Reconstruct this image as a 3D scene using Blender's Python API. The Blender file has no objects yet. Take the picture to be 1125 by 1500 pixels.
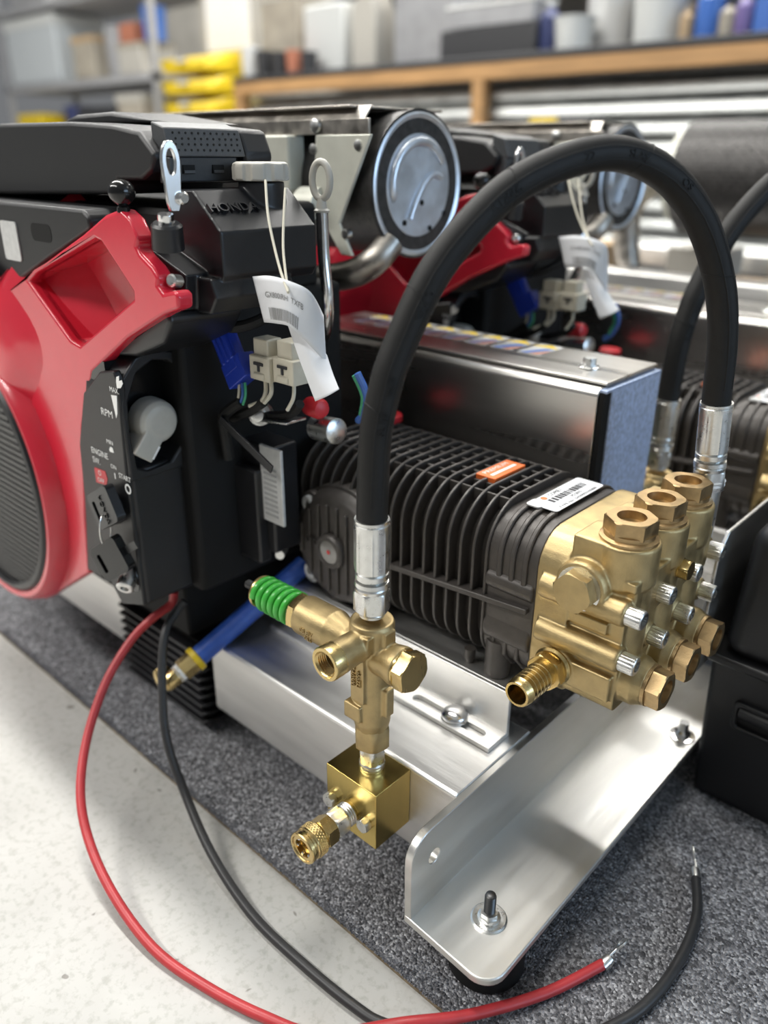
import bpy, bmesh, math, random
from mathutils import Vector, Matrix
from mathutils.geometry import delaunay_2d_cdt
random.seed(7)
PI = math.pi
scene = bpy.context.scene
col = scene.collection
U = 0.01          # script lengths are centimetres
ZO = 11.6         # height of the aluminium tube's top above the concrete floor
def W(x, y, z): return Vector((x * U, y * U, (z + ZO) * U))

# ------------------------------------------------------------------ camera
yaw, pit, rol = math.radians(132.3788), math.radians(24.26644), math.radians(.43566)
fw = Vector((math.cos(pit) * math.cos(yaw), math.cos(pit) * math.sin(yaw), -math.sin(pit)))
rt = Vector((math.sin(yaw), -math.cos(yaw), 0)); up = rt.cross(fw)
rt, up = rt * math.cos(rol) + up * math.sin(rol), up * math.cos(rol) - rt * math.sin(rol)
cd = bpy.data.cameras.new('camera'); cam = bpy.data.objects.new('camera', cd); col.objects.link(cam)
cd.sensor_fit = 'HORIZONTAL'; cd.sensor_width = 36; cd.lens = 36 * 1161.99 / 1125
cd.clip_start = 0.02; cd.clip_end = 60
m = Matrix((rt, up, -fw)).transposed().to_4x4(); m.translation = W(24.588, -34.507, 40.52)
cam.matrix_world = m
cd.dof.use_dof = True; cd.dof.focus_distance = 0.54; cd.dof.aperture_fstop = 4.2
scene.camera = cam
vs = scene.view_settings
vs.view_transform = 'Standard'; vs.look = 'None'; vs.gamma = 1; vs.use_curve_mapping = False; vs.exposure = 0.22
# ------------------------------------------------------------------ world and ceiling lamps
wd = bpy.data.worlds.new('world'); scene.world = wd; wd.use_nodes = True
wd.node_tree.nodes['Background'].inputs[0].default_value = (.93, .96, 1, 1)
wd.node_tree.nodes['Background'].inputs[1].default_value = 0.16
LAMPS = [(-340, -190), (-340, 30), (-340, 250), (-210, -190), (-210, 30), (-210, 250), (-80, -190), (-80, 30), (-80, 250)]
for lx, ly in LAMPS:
    ld = bpy.data.lights.new('ceiling_strip', 'AREA'); ld.shape = 'RECTANGLE'; ld.size = 1.5; ld.size_y = .16
    ld.energy = 40; ld.color = (1, .985, .95)
    lo = bpy.data.objects.new('ceiling_strip', ld); col.objects.link(lo); lo.location = W(lx, ly, 258)

# ------------------------------------------------------------------ materials
MATS = {}
def mat(name, colr, rough=.5, metal=0., noise=0., nscale=40, bump=0., bscale=200, stretch=None, coat=0., spec=.5, rvar=0., c2=None, trans=0., emit=0.):
    """principled material with object-space colour variation, roughness variation and fine relief"""
    if name in MATS: return MATS[name]
    M = bpy.data.materials.new(name); M.use_nodes = True; MATS[name] = M
    nt = M.node_tree; b = nt.nodes['Principled BSDF']
    b.inputs['Base Color'].default_value = (*colr, 1); b.inputs['Roughness'].default_value = rough
    b.inputs['Metallic'].default_value = metal; b.inputs['Specular IOR Level'].default_value = spec
    if coat: b.inputs['Coat Weight'].default_value = coat; b.inputs['Coat Roughness'].default_value = .08
    if trans: b.inputs['Transmission Weight'].default_value = trans
    if emit:
        b.inputs['Emission Color'].default_value = (*colr, 1); b.inputs['Emission Strength'].default_value = emit
    if noise or bump or rvar:
        tc = nt.nodes.new('ShaderNodeTexCoord'); mp = nt.nodes.new('ShaderNodeMapping')
        nt.links.new(tc.outputs['Object'], mp.inputs[0])
        if stretch: mp.inputs['Scale'].default_value = stretch
        n = nt.nodes.new('ShaderNodeTexNoise'); n.inputs['Scale'].default_value = nscale; n.inputs['Detail'].default_value = 5
        nt.links.new(mp.outputs[0], n.inputs['Vector'])
        if noise or c2:
            cr = nt.nodes.new('ShaderNodeValToRGB')
            a = c2 or tuple(max(0, c * (1 - noise)) for c in colr)
            z = colr if c2 else tuple(min(1, c * (1 + noise)) for c in colr)
            cr.color_ramp.elements[0].color = (*a, 1); cr.color_ramp.elements[1].color = (*z, 1)
            cr.color_ramp.elements[0].position = .32; cr.color_ramp.elements[1].position = .68
            nt.links.new(n.outputs[0], cr.inputs[0]); nt.links.new(cr.outputs[0], b.inputs['Base Color'])
        if rvar:
            mr = nt.nodes.new('ShaderNodeMapRange'); mr.inputs['From Min'].default_value = .3; mr.inputs['From Max'].default_value = .7
            mr.inputs['To Min'].default_value = max(.03, rough - rvar); mr.inputs['To Max'].default_value = rough + rvar
            nt.links.new(n.outputs[0], mr.inputs[0]); nt.links.new(mr.outputs[0], b.inputs['Roughness'])
        if bump:
            n2 = nt.nodes.new('ShaderNodeTexNoise'); n2.inputs['Scale'].default_value = bscale; n2.inputs['Detail'].default_value = 3
            nt.links.new(mp.outputs[0], n2.inputs['Vector'])
            bp = nt.nodes.new('ShaderNodeBump'); bp.inputs['Strength'].default_value = bump; bp.inputs['Distance'].default_value = .0006
            nt.links.new(n2.outputs[0], bp.inputs['Height']); nt.links.new(bp.outputs[0], b.inputs['Normal'])
    return M
mat('aluminium_x', (.86, .85, .83), .46, 1, .06, 60, .16, 420, (.12, 1, 1), rvar=.07)
mat('aluminium_y', (.75, .74, .71), .38, 1, .06, 60, .14, 420, (1, .12, 1), rvar=.08)
mat('steel_sheet', (.62, .60, .57), .30, 1, .05, 60, .08, 500, (.08, 1, 1), rvar=.05)
mat('zinc', (.74, .74, .72), .31, 1, .08, 180, .05, 300, rvar=.06)
mat('chrome', (.80, .80, .80), .2, 1)
mat('dark_steel', (.10, .10, .10), .38, .9)
mat('brass_cast', (.50, .385, .20), .48, 1, .13, 90, .22, 900, rvar=.06)
mat('brass_bright', (.66, .50, .225), .27, 1, .08, 90, .05, 500, (1, 1, .2), rvar=.05)
mat('brass_block', (.62, .46, .15), .20, 1, .10, 40, .07, 500, (1, 1, .12), rvar=.05)
mat('bronze_hex', (.46, .325, .17), .42, 1, .16, 160, .2, 700, rvar=.06)
mat('crankcase', (.072, .064, .058), .42, .25, .12, 120, .25, 1200)
mat('black_plastic', (.0105, .0105, .0115), .42, 0, .1, 300, .22, 2500)
mat('black_satin', (.011, .011, .0125), .34, 0, .1, 200, .10, 1500)
mat('black_gloss', (.007, .007, .007), .16, 0)
mat('matte_black', (.006, .006, .006), .7, 0, spec=.3)
mat('grey_plastic', (.060, .063, .067), .38, 0, .06, 300, .2, 2500)
mat('rubber', (.0085, .0082, .0078), .58, 0, .15, 150, .18, 1500, spec=.32)
mat('cable_black', (.026, .026, .027), .45, 0, .1, 150)
mat('cable_red', (.44, .035, .040), .42, 0, .08, 100)
mat('red_paint', (.60, .020, .042), .26, 0, .03, 60, coat=.35)
mat('green_spring', (.055, .44, .055), .30, 0, coat=.3)
mat('blue_hose', (.030, .095, .42), .36, 0, .08, 90)
mat('blue_plastic', (.015, .045, .42), .34, 0)
mat('yellow_plastic', (.66, .47, .015), .38, 0)
mat('cream_plastic', (.62, .58, .47), .45, 0, .05, 100)
mat('light_grey_plastic', (.46, .44, .39), .40, 0, .04, 120)
mat('white_tape', (.86, .86, .84), .55, 0)
mat('paper', (.80, .81, .83), .7, 0, .03, 60)
mat('print_black', (.03, .03, .035), .6, 0)
mat('print_white', (.82, .82, .80), .5, 0)
mat('print_grey', (.34, .34, .34), .5, 0)
mat('label_silver', (.66, .66, .65), .38, .3, .08, 200)
mat('orange', (.86, .17, .03), .45, 0)
mat('red_plastic', (.55, .02, .03), .4, 0)
mat('blue_lit_metal', (.40, .48, .66), .50, .2, .22, 260, .12, 800)  # cool light on the metal end plate, put into its base colour
mat('exhaust_steel', (.44, .41, .37), .40, 1, .25, 60, .1, 500, rvar=.1)
mat('muffler_cap', (.70, .75, .82), .42, 1, .1, 60, .1, 400, rvar=.06)
mat('muffler_dark', (.055, .052, .05), .42, .5, .3, 140, .5, 500)
mat('painted_bracket', (.62, .62, .54), .45, .1, .06, 60)
mat('wood', (.38, .215, .09), .6, 0, .25, 22, .1, 200, (.15, 1, 1))
mat('wood_white', (.42, .40, .36), .6)
mat('corrugated', (.48, .49, .48), .44, 1, .10, 14, rvar=.06)
mat('wall_paint', (.42, .40, .36), .8, 0, .2, 3)
mat('ceiling_paint', (.62, .62, .60), .9)
mat('carton', (.42, .30, .18), .75, 0, .1, 20)
mat('white_plastic', (.55, .56, .55), .4)
mat('translucent_tank', (.46, .49, .51), .5)
mat('grey_box', (.30, .30, .31), .5, 0, .1, 20)
mat('dark_box', (.03, .03, .033), .5)
mat('beige', (.34, .305, .25), .6, 0, .15, 12)
mat('navy', (.03, .04, .12), .5)
mat('bottle_blue', (.05, .14, .45), .35)
mat('bottle_violet', (.16, .12, .30), .35)
mat('rust', (.40, .15, .09), .6)
mat('green_plastic', (.05, .36, .18), .45)
mat('glass_red', (.5, .01, .01), .15)
mat('sight_glass', (.20, .19, .175), .10, 0, coat=1)
mat('added_pane', (.55, .75, 1.0), .3, emit=4.5)  # glowing pane, added as a cool light source out of view

# concrete: pale, blotched and finely scratched
def nodes_of(name):
    M = bpy.data.materials.new(name); M.use_nodes = True; MATS[name] = M
    return M.node_tree, M.node_tree.nodes, M.node_tree.links, M.node_tree.nodes['Principled BSDF']
nt, N, L, b = nodes_of('concrete')
tc = N.new('ShaderNodeTexCoord')
def nz(scale, det=6, rough=.6, dist=0):
    n = N.new('ShaderNodeTexNoise'); n.inputs['Scale'].default_value = scale; n.inputs['Detail'].default_value = det
    n.inputs['Roughness'].default_value = rough; n.inputs['Distortion'].default_value = dist
    L.new(tc.outputs['Object'], n.inputs['Vector']); return n
def ramp(src, pts):
    r = N.new('ShaderNodeValToRGB'); e = r.color_ramp.elements
    while len(e) < len(pts): e.new(.5)
    for i, (p, c) in enumerate(pts): e[i].position = p; e[i].color = (*c, 1)
    L.new(src, r.inputs[0]); return r
def mix(fac, a, c, mode='MIX'):
    x = N.new('ShaderNodeMix'); x.data_type = 'RGBA'; x.blend_type = mode
    if isinstance(fac, float): x.inputs[0].default_value = fac
    else: L.new(fac, x.inputs[0])
    L.new(a, x.inputs[6]); L.new(c, x.inputs[7]); return x.outputs[2]
base = ramp(nz(7).outputs[0], [(.3, (.43, .422, .395)), (.7, (.52, .512, .485))])
fine = ramp(nz(160, 3).outputs[0], [(.32, (.82, .82, .80)), (.5, (1, 1, 1))])
spots = ramp(nz(46, 2, .5, .4).outputs[0], [(.265, (.5, .48, .46)), (.285, (1, 1, 1))])
w = N.new('ShaderNodeTexWave'); w.inputs['Scale'].default_value = 5; w.inputs['Distortion'].default_value = 14; w.inputs['Detail'].default_value = 3
L.new(tc.outputs['Object'], w.inputs['Vector'])
scr = ramp(w.outputs[0], [(.0, (.80, .79, .77)), (.012, (1, 1, 1))])
c1 = mix(1., base.outputs[0], fine.outputs[0], 'MULTIPLY'); c1 = mix(1., c1, spots.outputs[0], 'MULTIPLY'); c1 = mix(.22, c1, scr.outputs[0], 'MULTIPLY')
L.new(c1, b.inputs['Base Color']); b.inputs['Roughness'].default_value = .55
# carpet: grey-blue loop pile, colour per loop
nt, N, L, b = nodes_of('carpet')
tc = N.new('ShaderNodeTexCoord')
v = N.new('ShaderNodeTexVoronoi'); v.inputs['Scale'].default_value = 560; L.new(tc.outputs['Object'], v.inputs['Vector'])
cc = N.new('ShaderNodeSeparateColor'); L.new(v.outputs['Color'], cc.inputs[0])
r1 = ramp(cc.outputs[0], [(0, (.07, .07, .075)), (.45, (.19, .19, .20)), (.8, (.33, .332, .35)), (1, (.56, .565, .59))])
big = ramp(nz(14, 2).outputs[0], [(.3, (.88, .88, .89)), (.7, (1.0, 1.0, 1.0))])
L.new(mix(1., r1.outputs[0], big.outputs[0], 'MULTIPLY'), b.inputs['Base Color'])
b.inputs['Roughness'].default_value = .95; b.inputs['Specular IOR Level'].default_value = .15
bp = N.new('ShaderNodeBump'); bp.inputs['Strength'].default_value = .9; bp.inputs['Distance'].default_value = .002; bp.invert = True
L.new(v.outputs['Distance'], bp.inputs['Height']); L.new(bp.outputs[0], b.inputs['Normal'])
mat('carpet_pile', (.19, .193, .21), .9, 0, .6, 900, spec=.15)
mat('carpet_edge', (.20, .155, .10), .9, 0, .4, 200, .5, 300)

# ------------------------------------------------------------------ lettering, turned into meshes before anything else is in the scene
def font_mesh(s, extrude=0):
    cu = bpy.data.curves.new('lettering', 'FONT'); cu.body = s; cu.size = 1; cu.align_x = 'CENTER'; cu.align_y = 'CENTER'
    cu.resolution_u = 3; cu.extrude = extrude
    o = bpy.data.objects.new('lettering', cu); col.objects.link(o)
    dg = bpy.context.evaluated_depsgraph_get(); dg.update()
    me = o.evaluated_get(dg).to_mesh()
    out = ([v.co.copy() for v in me.vertices], [tuple(p.vertices) for p in me.polygons])
    o.evaluated_get(dg).to_mesh_clear(); bpy.data.objects.remove(o); bpy.data.curves.remove(cu)
    return out
TXT = {}
for s, e in (('HONDA', .12), ('MAX.', .02), ('RPM', .02), ('MIN', .02), ('ENGINE', .02), ('SW.', .02), ('ON', .02), ('START', .02), ('OFF', .02), ('O', .02), ('I', .02),
             ('GX800iRH  TXFB', .02), ('GX800', .02), ('PREMIUM', .02), ('PUMPS', .02), ('PS 5015', .02), ('COMET', .02), ('TYPE No. 540000210300', .02), ('6L108', .12), ('mic./1V', .12), ('GJ10', .12), ('IS1200S', .12), ('22', .12), ('SLAS', .12), ('OS', .12), ('17d.0500', .12), ('ebq773', .12), ('VB 80', .12), ('220', .12), ('LTC', .12)):
    TXT[s] = font_mesh(s, e)

# ------------------------------------------------------------------ mesh helpers (all in centimetres, world axes)
X, Y, Z = Vector((1, 0, 0)), Vector((0, 1, 0)), Vector((0, 0, 1))
V = lambda *a: Vector(a)
def frame(axis, xhint=None):
    z = Vector(axis).normalized()
    h = Vector(xhint) if xhint is not None else (Z if abs(z.z) < .9 else X)
    x = (h - z * h.dot(z)).normalized(); y = z.cross(x)
    return x, y, z
class MB:
    def __init__(s): s.v = []; s.f = []
    def add(s, vs, fs):
        o = len(s.v); s.v += [Vector(v) for v in vs]; s.f += [tuple(i + o for i in f) for f in fs]; return s
    def box(s, x0, x1, y0, y1, z0, z1):
        return s.add([(x, y, z) for z in (z0, z1) for x, y in ((x0, y0), (x1, y0), (x1, y1), (x0, y1))],
                     [(3, 2, 1, 0), (4, 5, 6, 7), (0, 1, 5, 4), (1, 2, 6, 5), (2, 3, 7, 6), (3, 0, 4, 7)])
    def obox(s, c, ax, ay, az):
        """box about c with half-axis vectors"""
        c, ax, ay, az = map(Vector, (c, ax, ay, az))
        if ax.cross(ay).dot(az) < 0: ax = -ax
        return s.add([c + ax * i + ay * j + az * k for k in (-1, 1) for i, j in ((-1, -1), (1, -1), (1, 1), (-1, 1))],
                     [(3, 2, 1, 0), (4, 5, 6, 7), (0, 1, 5, 4), (1, 2, 6, 5), (2, 3, 7, 6), (3, 0, 4, 7)])
    def lathe(s, p0, axis, prof, n=32, cap=(True, True), xhint=None, phase=0.):
        """prof: (distance along axis, radius)"""
        p0 = Vector(p0); x, y, z = frame(axis, xhint); o = len(s.v)
        for t, r in prof:
            for k in range(n):
                a = 2 * PI * (k + phase) / n; s.v.append(p0 + z * t + (x * math.cos(a) + y * math.sin(a)) * r)
        for i in range(len(prof) - 1):
            for k in range(n):
                a, b2 = o + i * n + k, o + i * n + (k + 1) % n; s.f.append((a, b2, b2 + n, a + n))
        if cap[0]: s.f.append(tuple(o + k for k in reversed(range(n))))
        if cap[1]: s.f.append(tuple(o + (len(prof) - 1) * n + k for k in range(n)))
        return s
    def cyl(s, p0, p1, r0, r1=None, n=32):
        d = Vector(p1) - Vector(p0); return s.lathe(p0, d, [(0, r0), (d.length, r0 if r1 is None else r1)], n)
    def ring(s, p0, axis, prof, n=40):
        """closed loop profile (t, r) spun about the axis"""
        p0 = Vector(p0); x, y, z = frame(axis); o = len(s.v); m_ = len(prof)
        for t, r in prof:
            for k in range(n):
                a = 2 * PI * k / n; s.v.append(p0 + z * t + (x * math.cos(a) + y * math.sin(a)) * r)
        for i in range(m_):
            for k in range(n):
                j = (i + 1) % m_; s.f.append((o + i * n + k, o + i * n + (k + 1) % n, o + j * n + (k + 1) % n, o + j * n + k))
        return s
    def hexa(s, p0, axis, h, af, cham=.12, phase=0., hole=0., depth=0., xhint=None):
        """hexagon of height h, across flats af, chamfered both ends, optional blind round hole in the far end"""
        p0 = Vector(p0); x, y, z = frame(axis, xhint); R = af / math.sqrt(3); n = 36; rows = []
        def rad(k, lim):
            a = 2 * PI * k / n; q = (a % (PI / 3)) - PI / 6
            return min(af / 2 / math.cos(q), lim)
        li = [(0, R * .915), (cham * .6, R), (h - cham * .6, R), (h, R * .915)]
        if hole: li += [(h, hole), (h - depth, hole * .96)]
        o = len(s.v)
        for t, lim in li:
            for k in range(n):
                a = 2 * PI * k / n + phase; r = rad(k, lim); s.v.append(p0 + z * t + (x * math.cos(a) + y * math.sin(a)) * r)
        for i in range(len(li) - 1):
            for k in range(n):
                a, b2 = o + i * n + k, o + i * n + (k + 1) % n; s.f.append((a, b2, b2 + n, a + n))
        s.f.append(tuple(o + k for k in reversed(range(n)))); s.f.append(tuple(o + (len(li) - 1) * n + k for k in range(n)))
        return s
    def tube(s, pts, r, n=14, smooth=4, cap=True):
        """swept round bar through pts (Catmull-Rom), r a number or one per point"""
        P = [Vector(p) for p in pts]; R = r if isinstance(r, (list, tuple)) else [r] * len(P)
        if smooth > 1 and len(P) > 2: P, R = spline(P, R, smooth)
        t0 = (P[1] - P[0]).normalized(); x, y, _ = frame(t0); o = len(s.v)
        for i, p in enumerate(P):
            t = ((P[min(i + 1, len(P) - 1)] - P[max(i - 1, 0)])).normalized()
            x = (x - t * x.dot(t)).normalized(); y = t.cross(x)
            for k in range(n):
                a = 2 * PI * k / n; s.v.append(p + (x * math.cos(a) + y * math.sin(a)) * R[i])
        for i in range(len(P) - 1):
            for k in range(n):
                a, b2 = o + i * n + k, o + i * n + (k + 1) % n; s.f.append((a, b2, b2 + n, a + n))
        if cap:
            s.f.append(tuple(o + k for k in reversed(range(n)))); s.f.append(tuple(o + (len(P) - 1) * n + k for k in range(n)))
        return s
    def prism(s, pts2, org, ex, ey, ez, holes=()):
        """2-D polygon (with holes) in the ex,ey plane at org, extruded by the vector ez"""
        org, ex, ey, ez = map(Vector, (org, ex, ey, ez)); loops = [list(pts2)] + [list(h) for h in holes]
        if ex.cross(ey).dot(ez) < 0: org = org + ez; ez = -ez
        def area(l): return sum(l[i][0] * l[(i + 1) % len(l)][1] - l[(i + 1) % len(l)][0] * l[i][1] for i in range(len(l)))
        loops = [l if (area(l) > 0) == (i == 0) else l[::-1] for i, l in enumerate(loops)]
        flat = [p for l in loops for p in l]; n = len(flat); o = len(s.v)
        s.v += [org + ex * a + ey * c for a, c in flat]; s.v += [org + ex * a + ey * c + ez for a, c in flat]
        if len(loops) == 1 :
            s.f.append(tuple(o + k for k in reversed(range(n)))); s.f.append(tuple(o + n + k for k in range(n)))
        else:
            ed = []; q0 = 0
            for l in loops: ed += [(q0 + i, q0 + (i + 1) % len(l)) for i in range(len(l))]; q0 += len(l)
            vo, _, fo, ov, _, _ = delaunay_2d_cdt([Vector((a, c)) for a, c in flat], ed, [], 0, 1e-7)
            back = [w_[0] for w_ in ov]
            def inside(p, l):
                r_ = False
                for i in range(len(l)):
                    (x1, y1), (x2, y2) = l[i], l[i - 1]
                    if (y1 > p[1]) != (y2 > p[1]) and p[0] < (x2 - x1) * (p[1] - y1) / (y2 - y1) + x1: r_ = not r_
                return r_
            for t in fo:
                a, c, d = [back[i] for i in t]
                g = ((flat[a][0] + flat[c][0] + flat[d][0]) / 3, (flat[a][1] + flat[c][1] + flat[d][1]) / 3)
                if not inside(g, loops[0]) or any(inside(g, l) for l in loops[1:]): continue
                q = (flat[c][0] - flat[a][0]) * (flat[d][1] - flat[a][1]) - (flat[c][1] - flat[a][1]) * (flat[d][0] - flat[a][0])
                if q < 0: c, d = d, c
                s.f.append((o + d, o + c, o + a)); s.f.append((o + n + a, o + n + c, o + n + d))
        k0 = 0
        for l in loops:
            for k in range(len(l)):
                a, c = o + k0 + k, o + k0 + (k + 1) % len(l); s.f.append((a, c, c + n, a + n))
            k0 += len(l)
        return s
    def resize(s, k, about, shift=(0, 0, 0)):
        about, shift = Vector(about), Vector(shift); s.v = [about + (v - about) * k + shift for v in s.v]; return s
    def text(s, t, c, ex, ey, size, depth=1., width=None):
        """lettering centred at c, running along ex with its height along ey"""
        vs_, fs = TXT[t]; ex = Vector(ex).normalized(); ey = Vector(ey).normalized(); n = ex.cross(ey); c = Vector(c)
        kx = size
        if width: w_ = max(v.x for v in vs_) - min(v.x for v in vs_); kx = width / w_
        return s.add([c + ex * v.x * kx + ey * v.y * size + n * v.z * size * depth for v in vs_], fs)
    def grid(s, f, nu, nv, closed_u=False):
        """surface f(u, v) with u, v in 0..1"""
        o = len(s.v)
        for j in range(nv + 1):
            for i in range(nu + 1): s.v.append(Vector(f(i / nu, j / nv)))
        for j in range(nv):
            for i in range(nu):
                a = o + j * (nu + 1) + i; s.f.append((a, a + 1, a + nu + 2, a + nu + 1))
        return s
    def build(s, name, material, parent=None, base=None, bevel=0., seg=2, smooth=35, remesh=0., relax=0, solid=0., fix=False):
        if parent is not None: base = BASE[parent.name]
        elif base is None:
            xs = [v.x for v in s.v]; ys = [v.y for v in s.v]; zs = [v.z for v in s.v]
            base = V((min(xs) + max(xs)) / 2, (min(ys) + max(ys)) / 2, min(zs))
        base = Vector(base)
        me = bpy.data.meshes.new(name); me.from_pydata([tuple((v - base) * U) for v in s.v], [], s.f)
        if fix:
            bm = bmesh.new(); bm.from_mesh(me); bmesh.ops.remove_doubles(bm, verts=bm.verts, dist=1e-6); bmesh.ops.recalc_face_normals(bm, faces=bm.faces); bm.to_mesh(me); bm.free()
        me.materials.append(MATS[material])
        o = bpy.data.objects.new(name, me); col.objects.link(o); BASE[o.name] = base
        if parent is not None: o.parent = parent
        else: o.location = W(*base)
        if remesh:
            md = o.modifiers.new('cast', 'REMESH'); md.mode = 'VOXEL'; md.voxel_size = remesh * U; md.use_smooth_shade = True
            if relax: md = o.modifiers.new('fillet', 'SMOOTH'); md.iterations = relax; md.factor = .5
        else:
            if solid: md = o.modifiers.new('sheet', 'SOLIDIFY'); md.thickness = solid * U; md.offset = 0
            if bevel:
                md = o.modifiers.new('edges', 'BEVEL'); md.width = bevel * U; md.segments = seg; md.limit_method = 'ANGLE'; md.angle_limit = .6; wn = o.modifiers.new('flat', 'WEIGHTED_NORMAL'); wn.keep_sharp = True; wn.weight = 90
            if smooth:
                for p in me.polygons: p.use_smooth = True
                me.set_sharp_from_angle(angle=math.radians(smooth))
        return o
BASE = {}
def spline(P, R, k):
    out, ro = [], []
    for i in range(len(P) - 1):
        p0, p1, p2, p3 = P[max(i - 1, 0)], P[i], P[i + 1], P[min(i + 2, len(P) - 1)]
        for j in range(k):
            t = j / k
            out.append(.5 * ((2 * p1) + (p2 - p0) * t + (2 * p0 - 5 * p1 + 4 * p2 - p3) * t * t + (3 * p1 - p0 - 3 * p2 + p3) * t ** 3))
            ro.append(R[i] + (R[i + 1] - R[i]) * t)
    return out + [P[-1]], ro + [R[-1]]
def rrect(x0, x1, y0, y1, r, n=5):
    """rounded rectangle; r a number or one radius per corner (x0y0, x1y0, x1y1, x0y1)"""
    r = r if isinstance(r, (tuple, list)) else [r] * 4; out = []
    for (cx, cy, a0), q in zip(((x0, y0, PI), (x1, y0, 1.5 * PI), (x1, y1, 0), (x0, y1, .5 * PI)), r):
        sx, sy = (1 if cx == x0 else -1), (1 if cy == y0 else -1)
        if q <= 0: out.append((cx, cy)); continue
        for k in range(n + 1):
            a = a0 + .5 * PI * k / n; out.append((cx + sx * q + q * math.cos(a), cy + sy * q + q * math.sin(a)))
    return out
def circ(cx, cy, r, n=24): return [(cx + r * math.cos(2 * PI * k / n), cy + r * math.sin(2 * PI * k / n)) for k in range(n)]
def tag(o, label, cat, group=None, kind=None):
    o['label'] = label; o['category'] = cat
    if group: o['group'] = group
    if kind: o['kind'] = kind
    return o
def struct(o, label=None):
    o['kind'] = 'structure'
    if label: o['label'] = label
    return o
def root(name, base, label, cat, group=None):
    o = bpy.data.objects.new(name, None); col.objects.link(o); o.empty_display_size = .02
    o.location = W(*base); BASE[o.name] = Vector(base); return tag(o, label, cat, group)
def again(src, d, parent=None):
    """a copy of a part (and its own parts) moved by d centimetres, sharing mesh data"""
    c = src.copy(); col.objects.link(c); c.parent = parent if parent is not None else src.parent
    c.location = src.location + Vector(d) * U; BASE[c.name] = BASE[src.name]
    for ch in list(src.children): again(ch, (0, 0, 0), c)
    return c
def copy_thing(src, d, label):
    c = again(src, d); c['label'] = label; return c
def lab(o, text): o['label'] = text; return o

# ------------------------------------------------------------------ the room
FLOOR, CARPET = -11.6, -11.0
struct(MB().box(-520, 420, -300, 330, FLOOR - 6, FLOOR).build('floor', 'concrete', base=(0, 0, FLOOR), smooth=0), 'pale scuffed concrete floor')
struct(MB().box(-520, 420, 322, 330, FLOOR, 262).build('wall_back', 'wall_paint', base=(0, 322, FLOOR), smooth=0))
struct(MB().box(-520, 420, -300, 330, 262, 268).build('ceiling', 'ceiling_paint', base=(0, 0, 262), smooth=0))
wr = MB().prism([(-300, FLOOR), (330, FLOOR), (330, 262), (-300, 262)], (414, 0, 0), Y, Z, X * 6, [[(-60, 60), (190, 60), (190, 210), (-60, 210)]])
struct(wr.build('wall_right', 'wall_paint', base=(417, 0, FLOOR), smooth=0))
w_ = struct(MB().prism([(-64, 56), (194, 56), (194, 214), (-64, 214)], (412.5, 0, 0), Y, Z, X * 4, [[(-58, 62), (62, 62), (62, 208), (-58, 208)], [(68, 62), (188, 62), (188, 208), (68, 208)]]).build('added_window_1', 'white_plastic', base=(414, 65, 56)))  # unseen window, added to throw cool light on the right-facing metal
MB().box(415, 415.6, -58, 188, 62, 208).build('pane', 'added_pane', w_, smooth=0)
carpet = root('carpet', (-10, 30, FLOOR), 'dark grey blue loop pile carpet on the concrete', 'carpet')
MB().box(-120, 130, -6.3, 215, FLOOR + .02, CARPET - .25).build('backing', 'carpet_edge', carpet, smooth=0)
MB().box(-120, 130, -6.25, 215, CARPET - .25, CARPET).build('pile', 'carpet', carpet, smooth=0)
# tufts of the pile standing along the cut edge and over the part close to the camera
tm = MB(); rnd = random.Random(3)
for k in range(42000):
    x = rnd.uniform(-62, 32); y = rnd.uniform(-6.3, 30) if k % 6 else rnd.uniform(-6.42, -5.9)
    if y > 9 and rnd.random() < .4: y = rnd.uniform(-6.3, 9)
    h = rnd.uniform(.06, .2); q = rnd.uniform(.05, .1); a = rnd.uniform(0, PI); z0 = CARPET - .06
    e = V(math.cos(a), math.sin(a), 0) * q; g = V(-math.sin(a), math.cos(a), 0) * q; c = V(x, y, z0); tp = V(x + rnd.uniform(-.1, .1), y + rnd.uniform(-.1, .1), z0 + h)
    tm.add([c + e, c - e * .5 + g, c - e * .5 - g, tp], [(0, 1, 3), (1, 2, 3), (2, 0, 3)])
o_ = tm.build('tufts', 'carpet_pile', carpet, smooth=0); o_['kind'] = 'stuff'

# ------------------------------------------------------------------ aluminium skid frame
def box_tube(name, x0, x1, y0, y1, z0, z1, label, t=.45, r=.35):
    o = MB().prism(rrect(y0, y1, z0, z1, r, 4), (x0, 0, 0), Y, Z, X * (x1 - x0), [rrect(y0 + t, y1 - t, z0 + t, z1 - t, .15, 2)]).build(name, 'aluminium_x', bevel=.05)
    return tag(o, label, 'frame rail', 'aluminium frame rails')
tube1 = box_tube('frame_tube', -28.2, 0, 0, 9.5, -7.6, 0, 'wide brushed aluminium box tube under the black pump')
box_tube('frame_tube', -92, -43, 0, 9.5, -7.6, 0, 'short visible length of aluminium tube under the red engine cover')
ang = root('angle_bracket', (3.8, 10, -7.55), 'bent aluminium angle bracket with a rubber foot at the end of the frame', 'bracket')
vp = [(-5.2, -7.4), (38, -7.4), (38, -.15), (-3.4, -.15)] + [(-3.4 - 1.9 * math.sin(a), -2.05 + 1.9 * math.cos(a)) for a in [k * PI / 16 for k in range(1, 8)]] + [(-5.3, -2.4)]
plate = MB().prism(vp, (0, 0, 0), Y, Z, X * .6, [circ(-2.85, -2.9, .58)])
plate.build('upright_leg', 'aluminium_y', ang, bevel=.06, seg=2)
fl = [(0, -5.25), (5.9, -5.6)] + [(5.95 + 1.6 * math.sin(a), -4.0 - 1.6 * math.cos(a)) for a in [k * PI / 16 for k in range(1, 8)]] + [(7.55, -3.9), (7.5, 38), (0, 38)]
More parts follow.
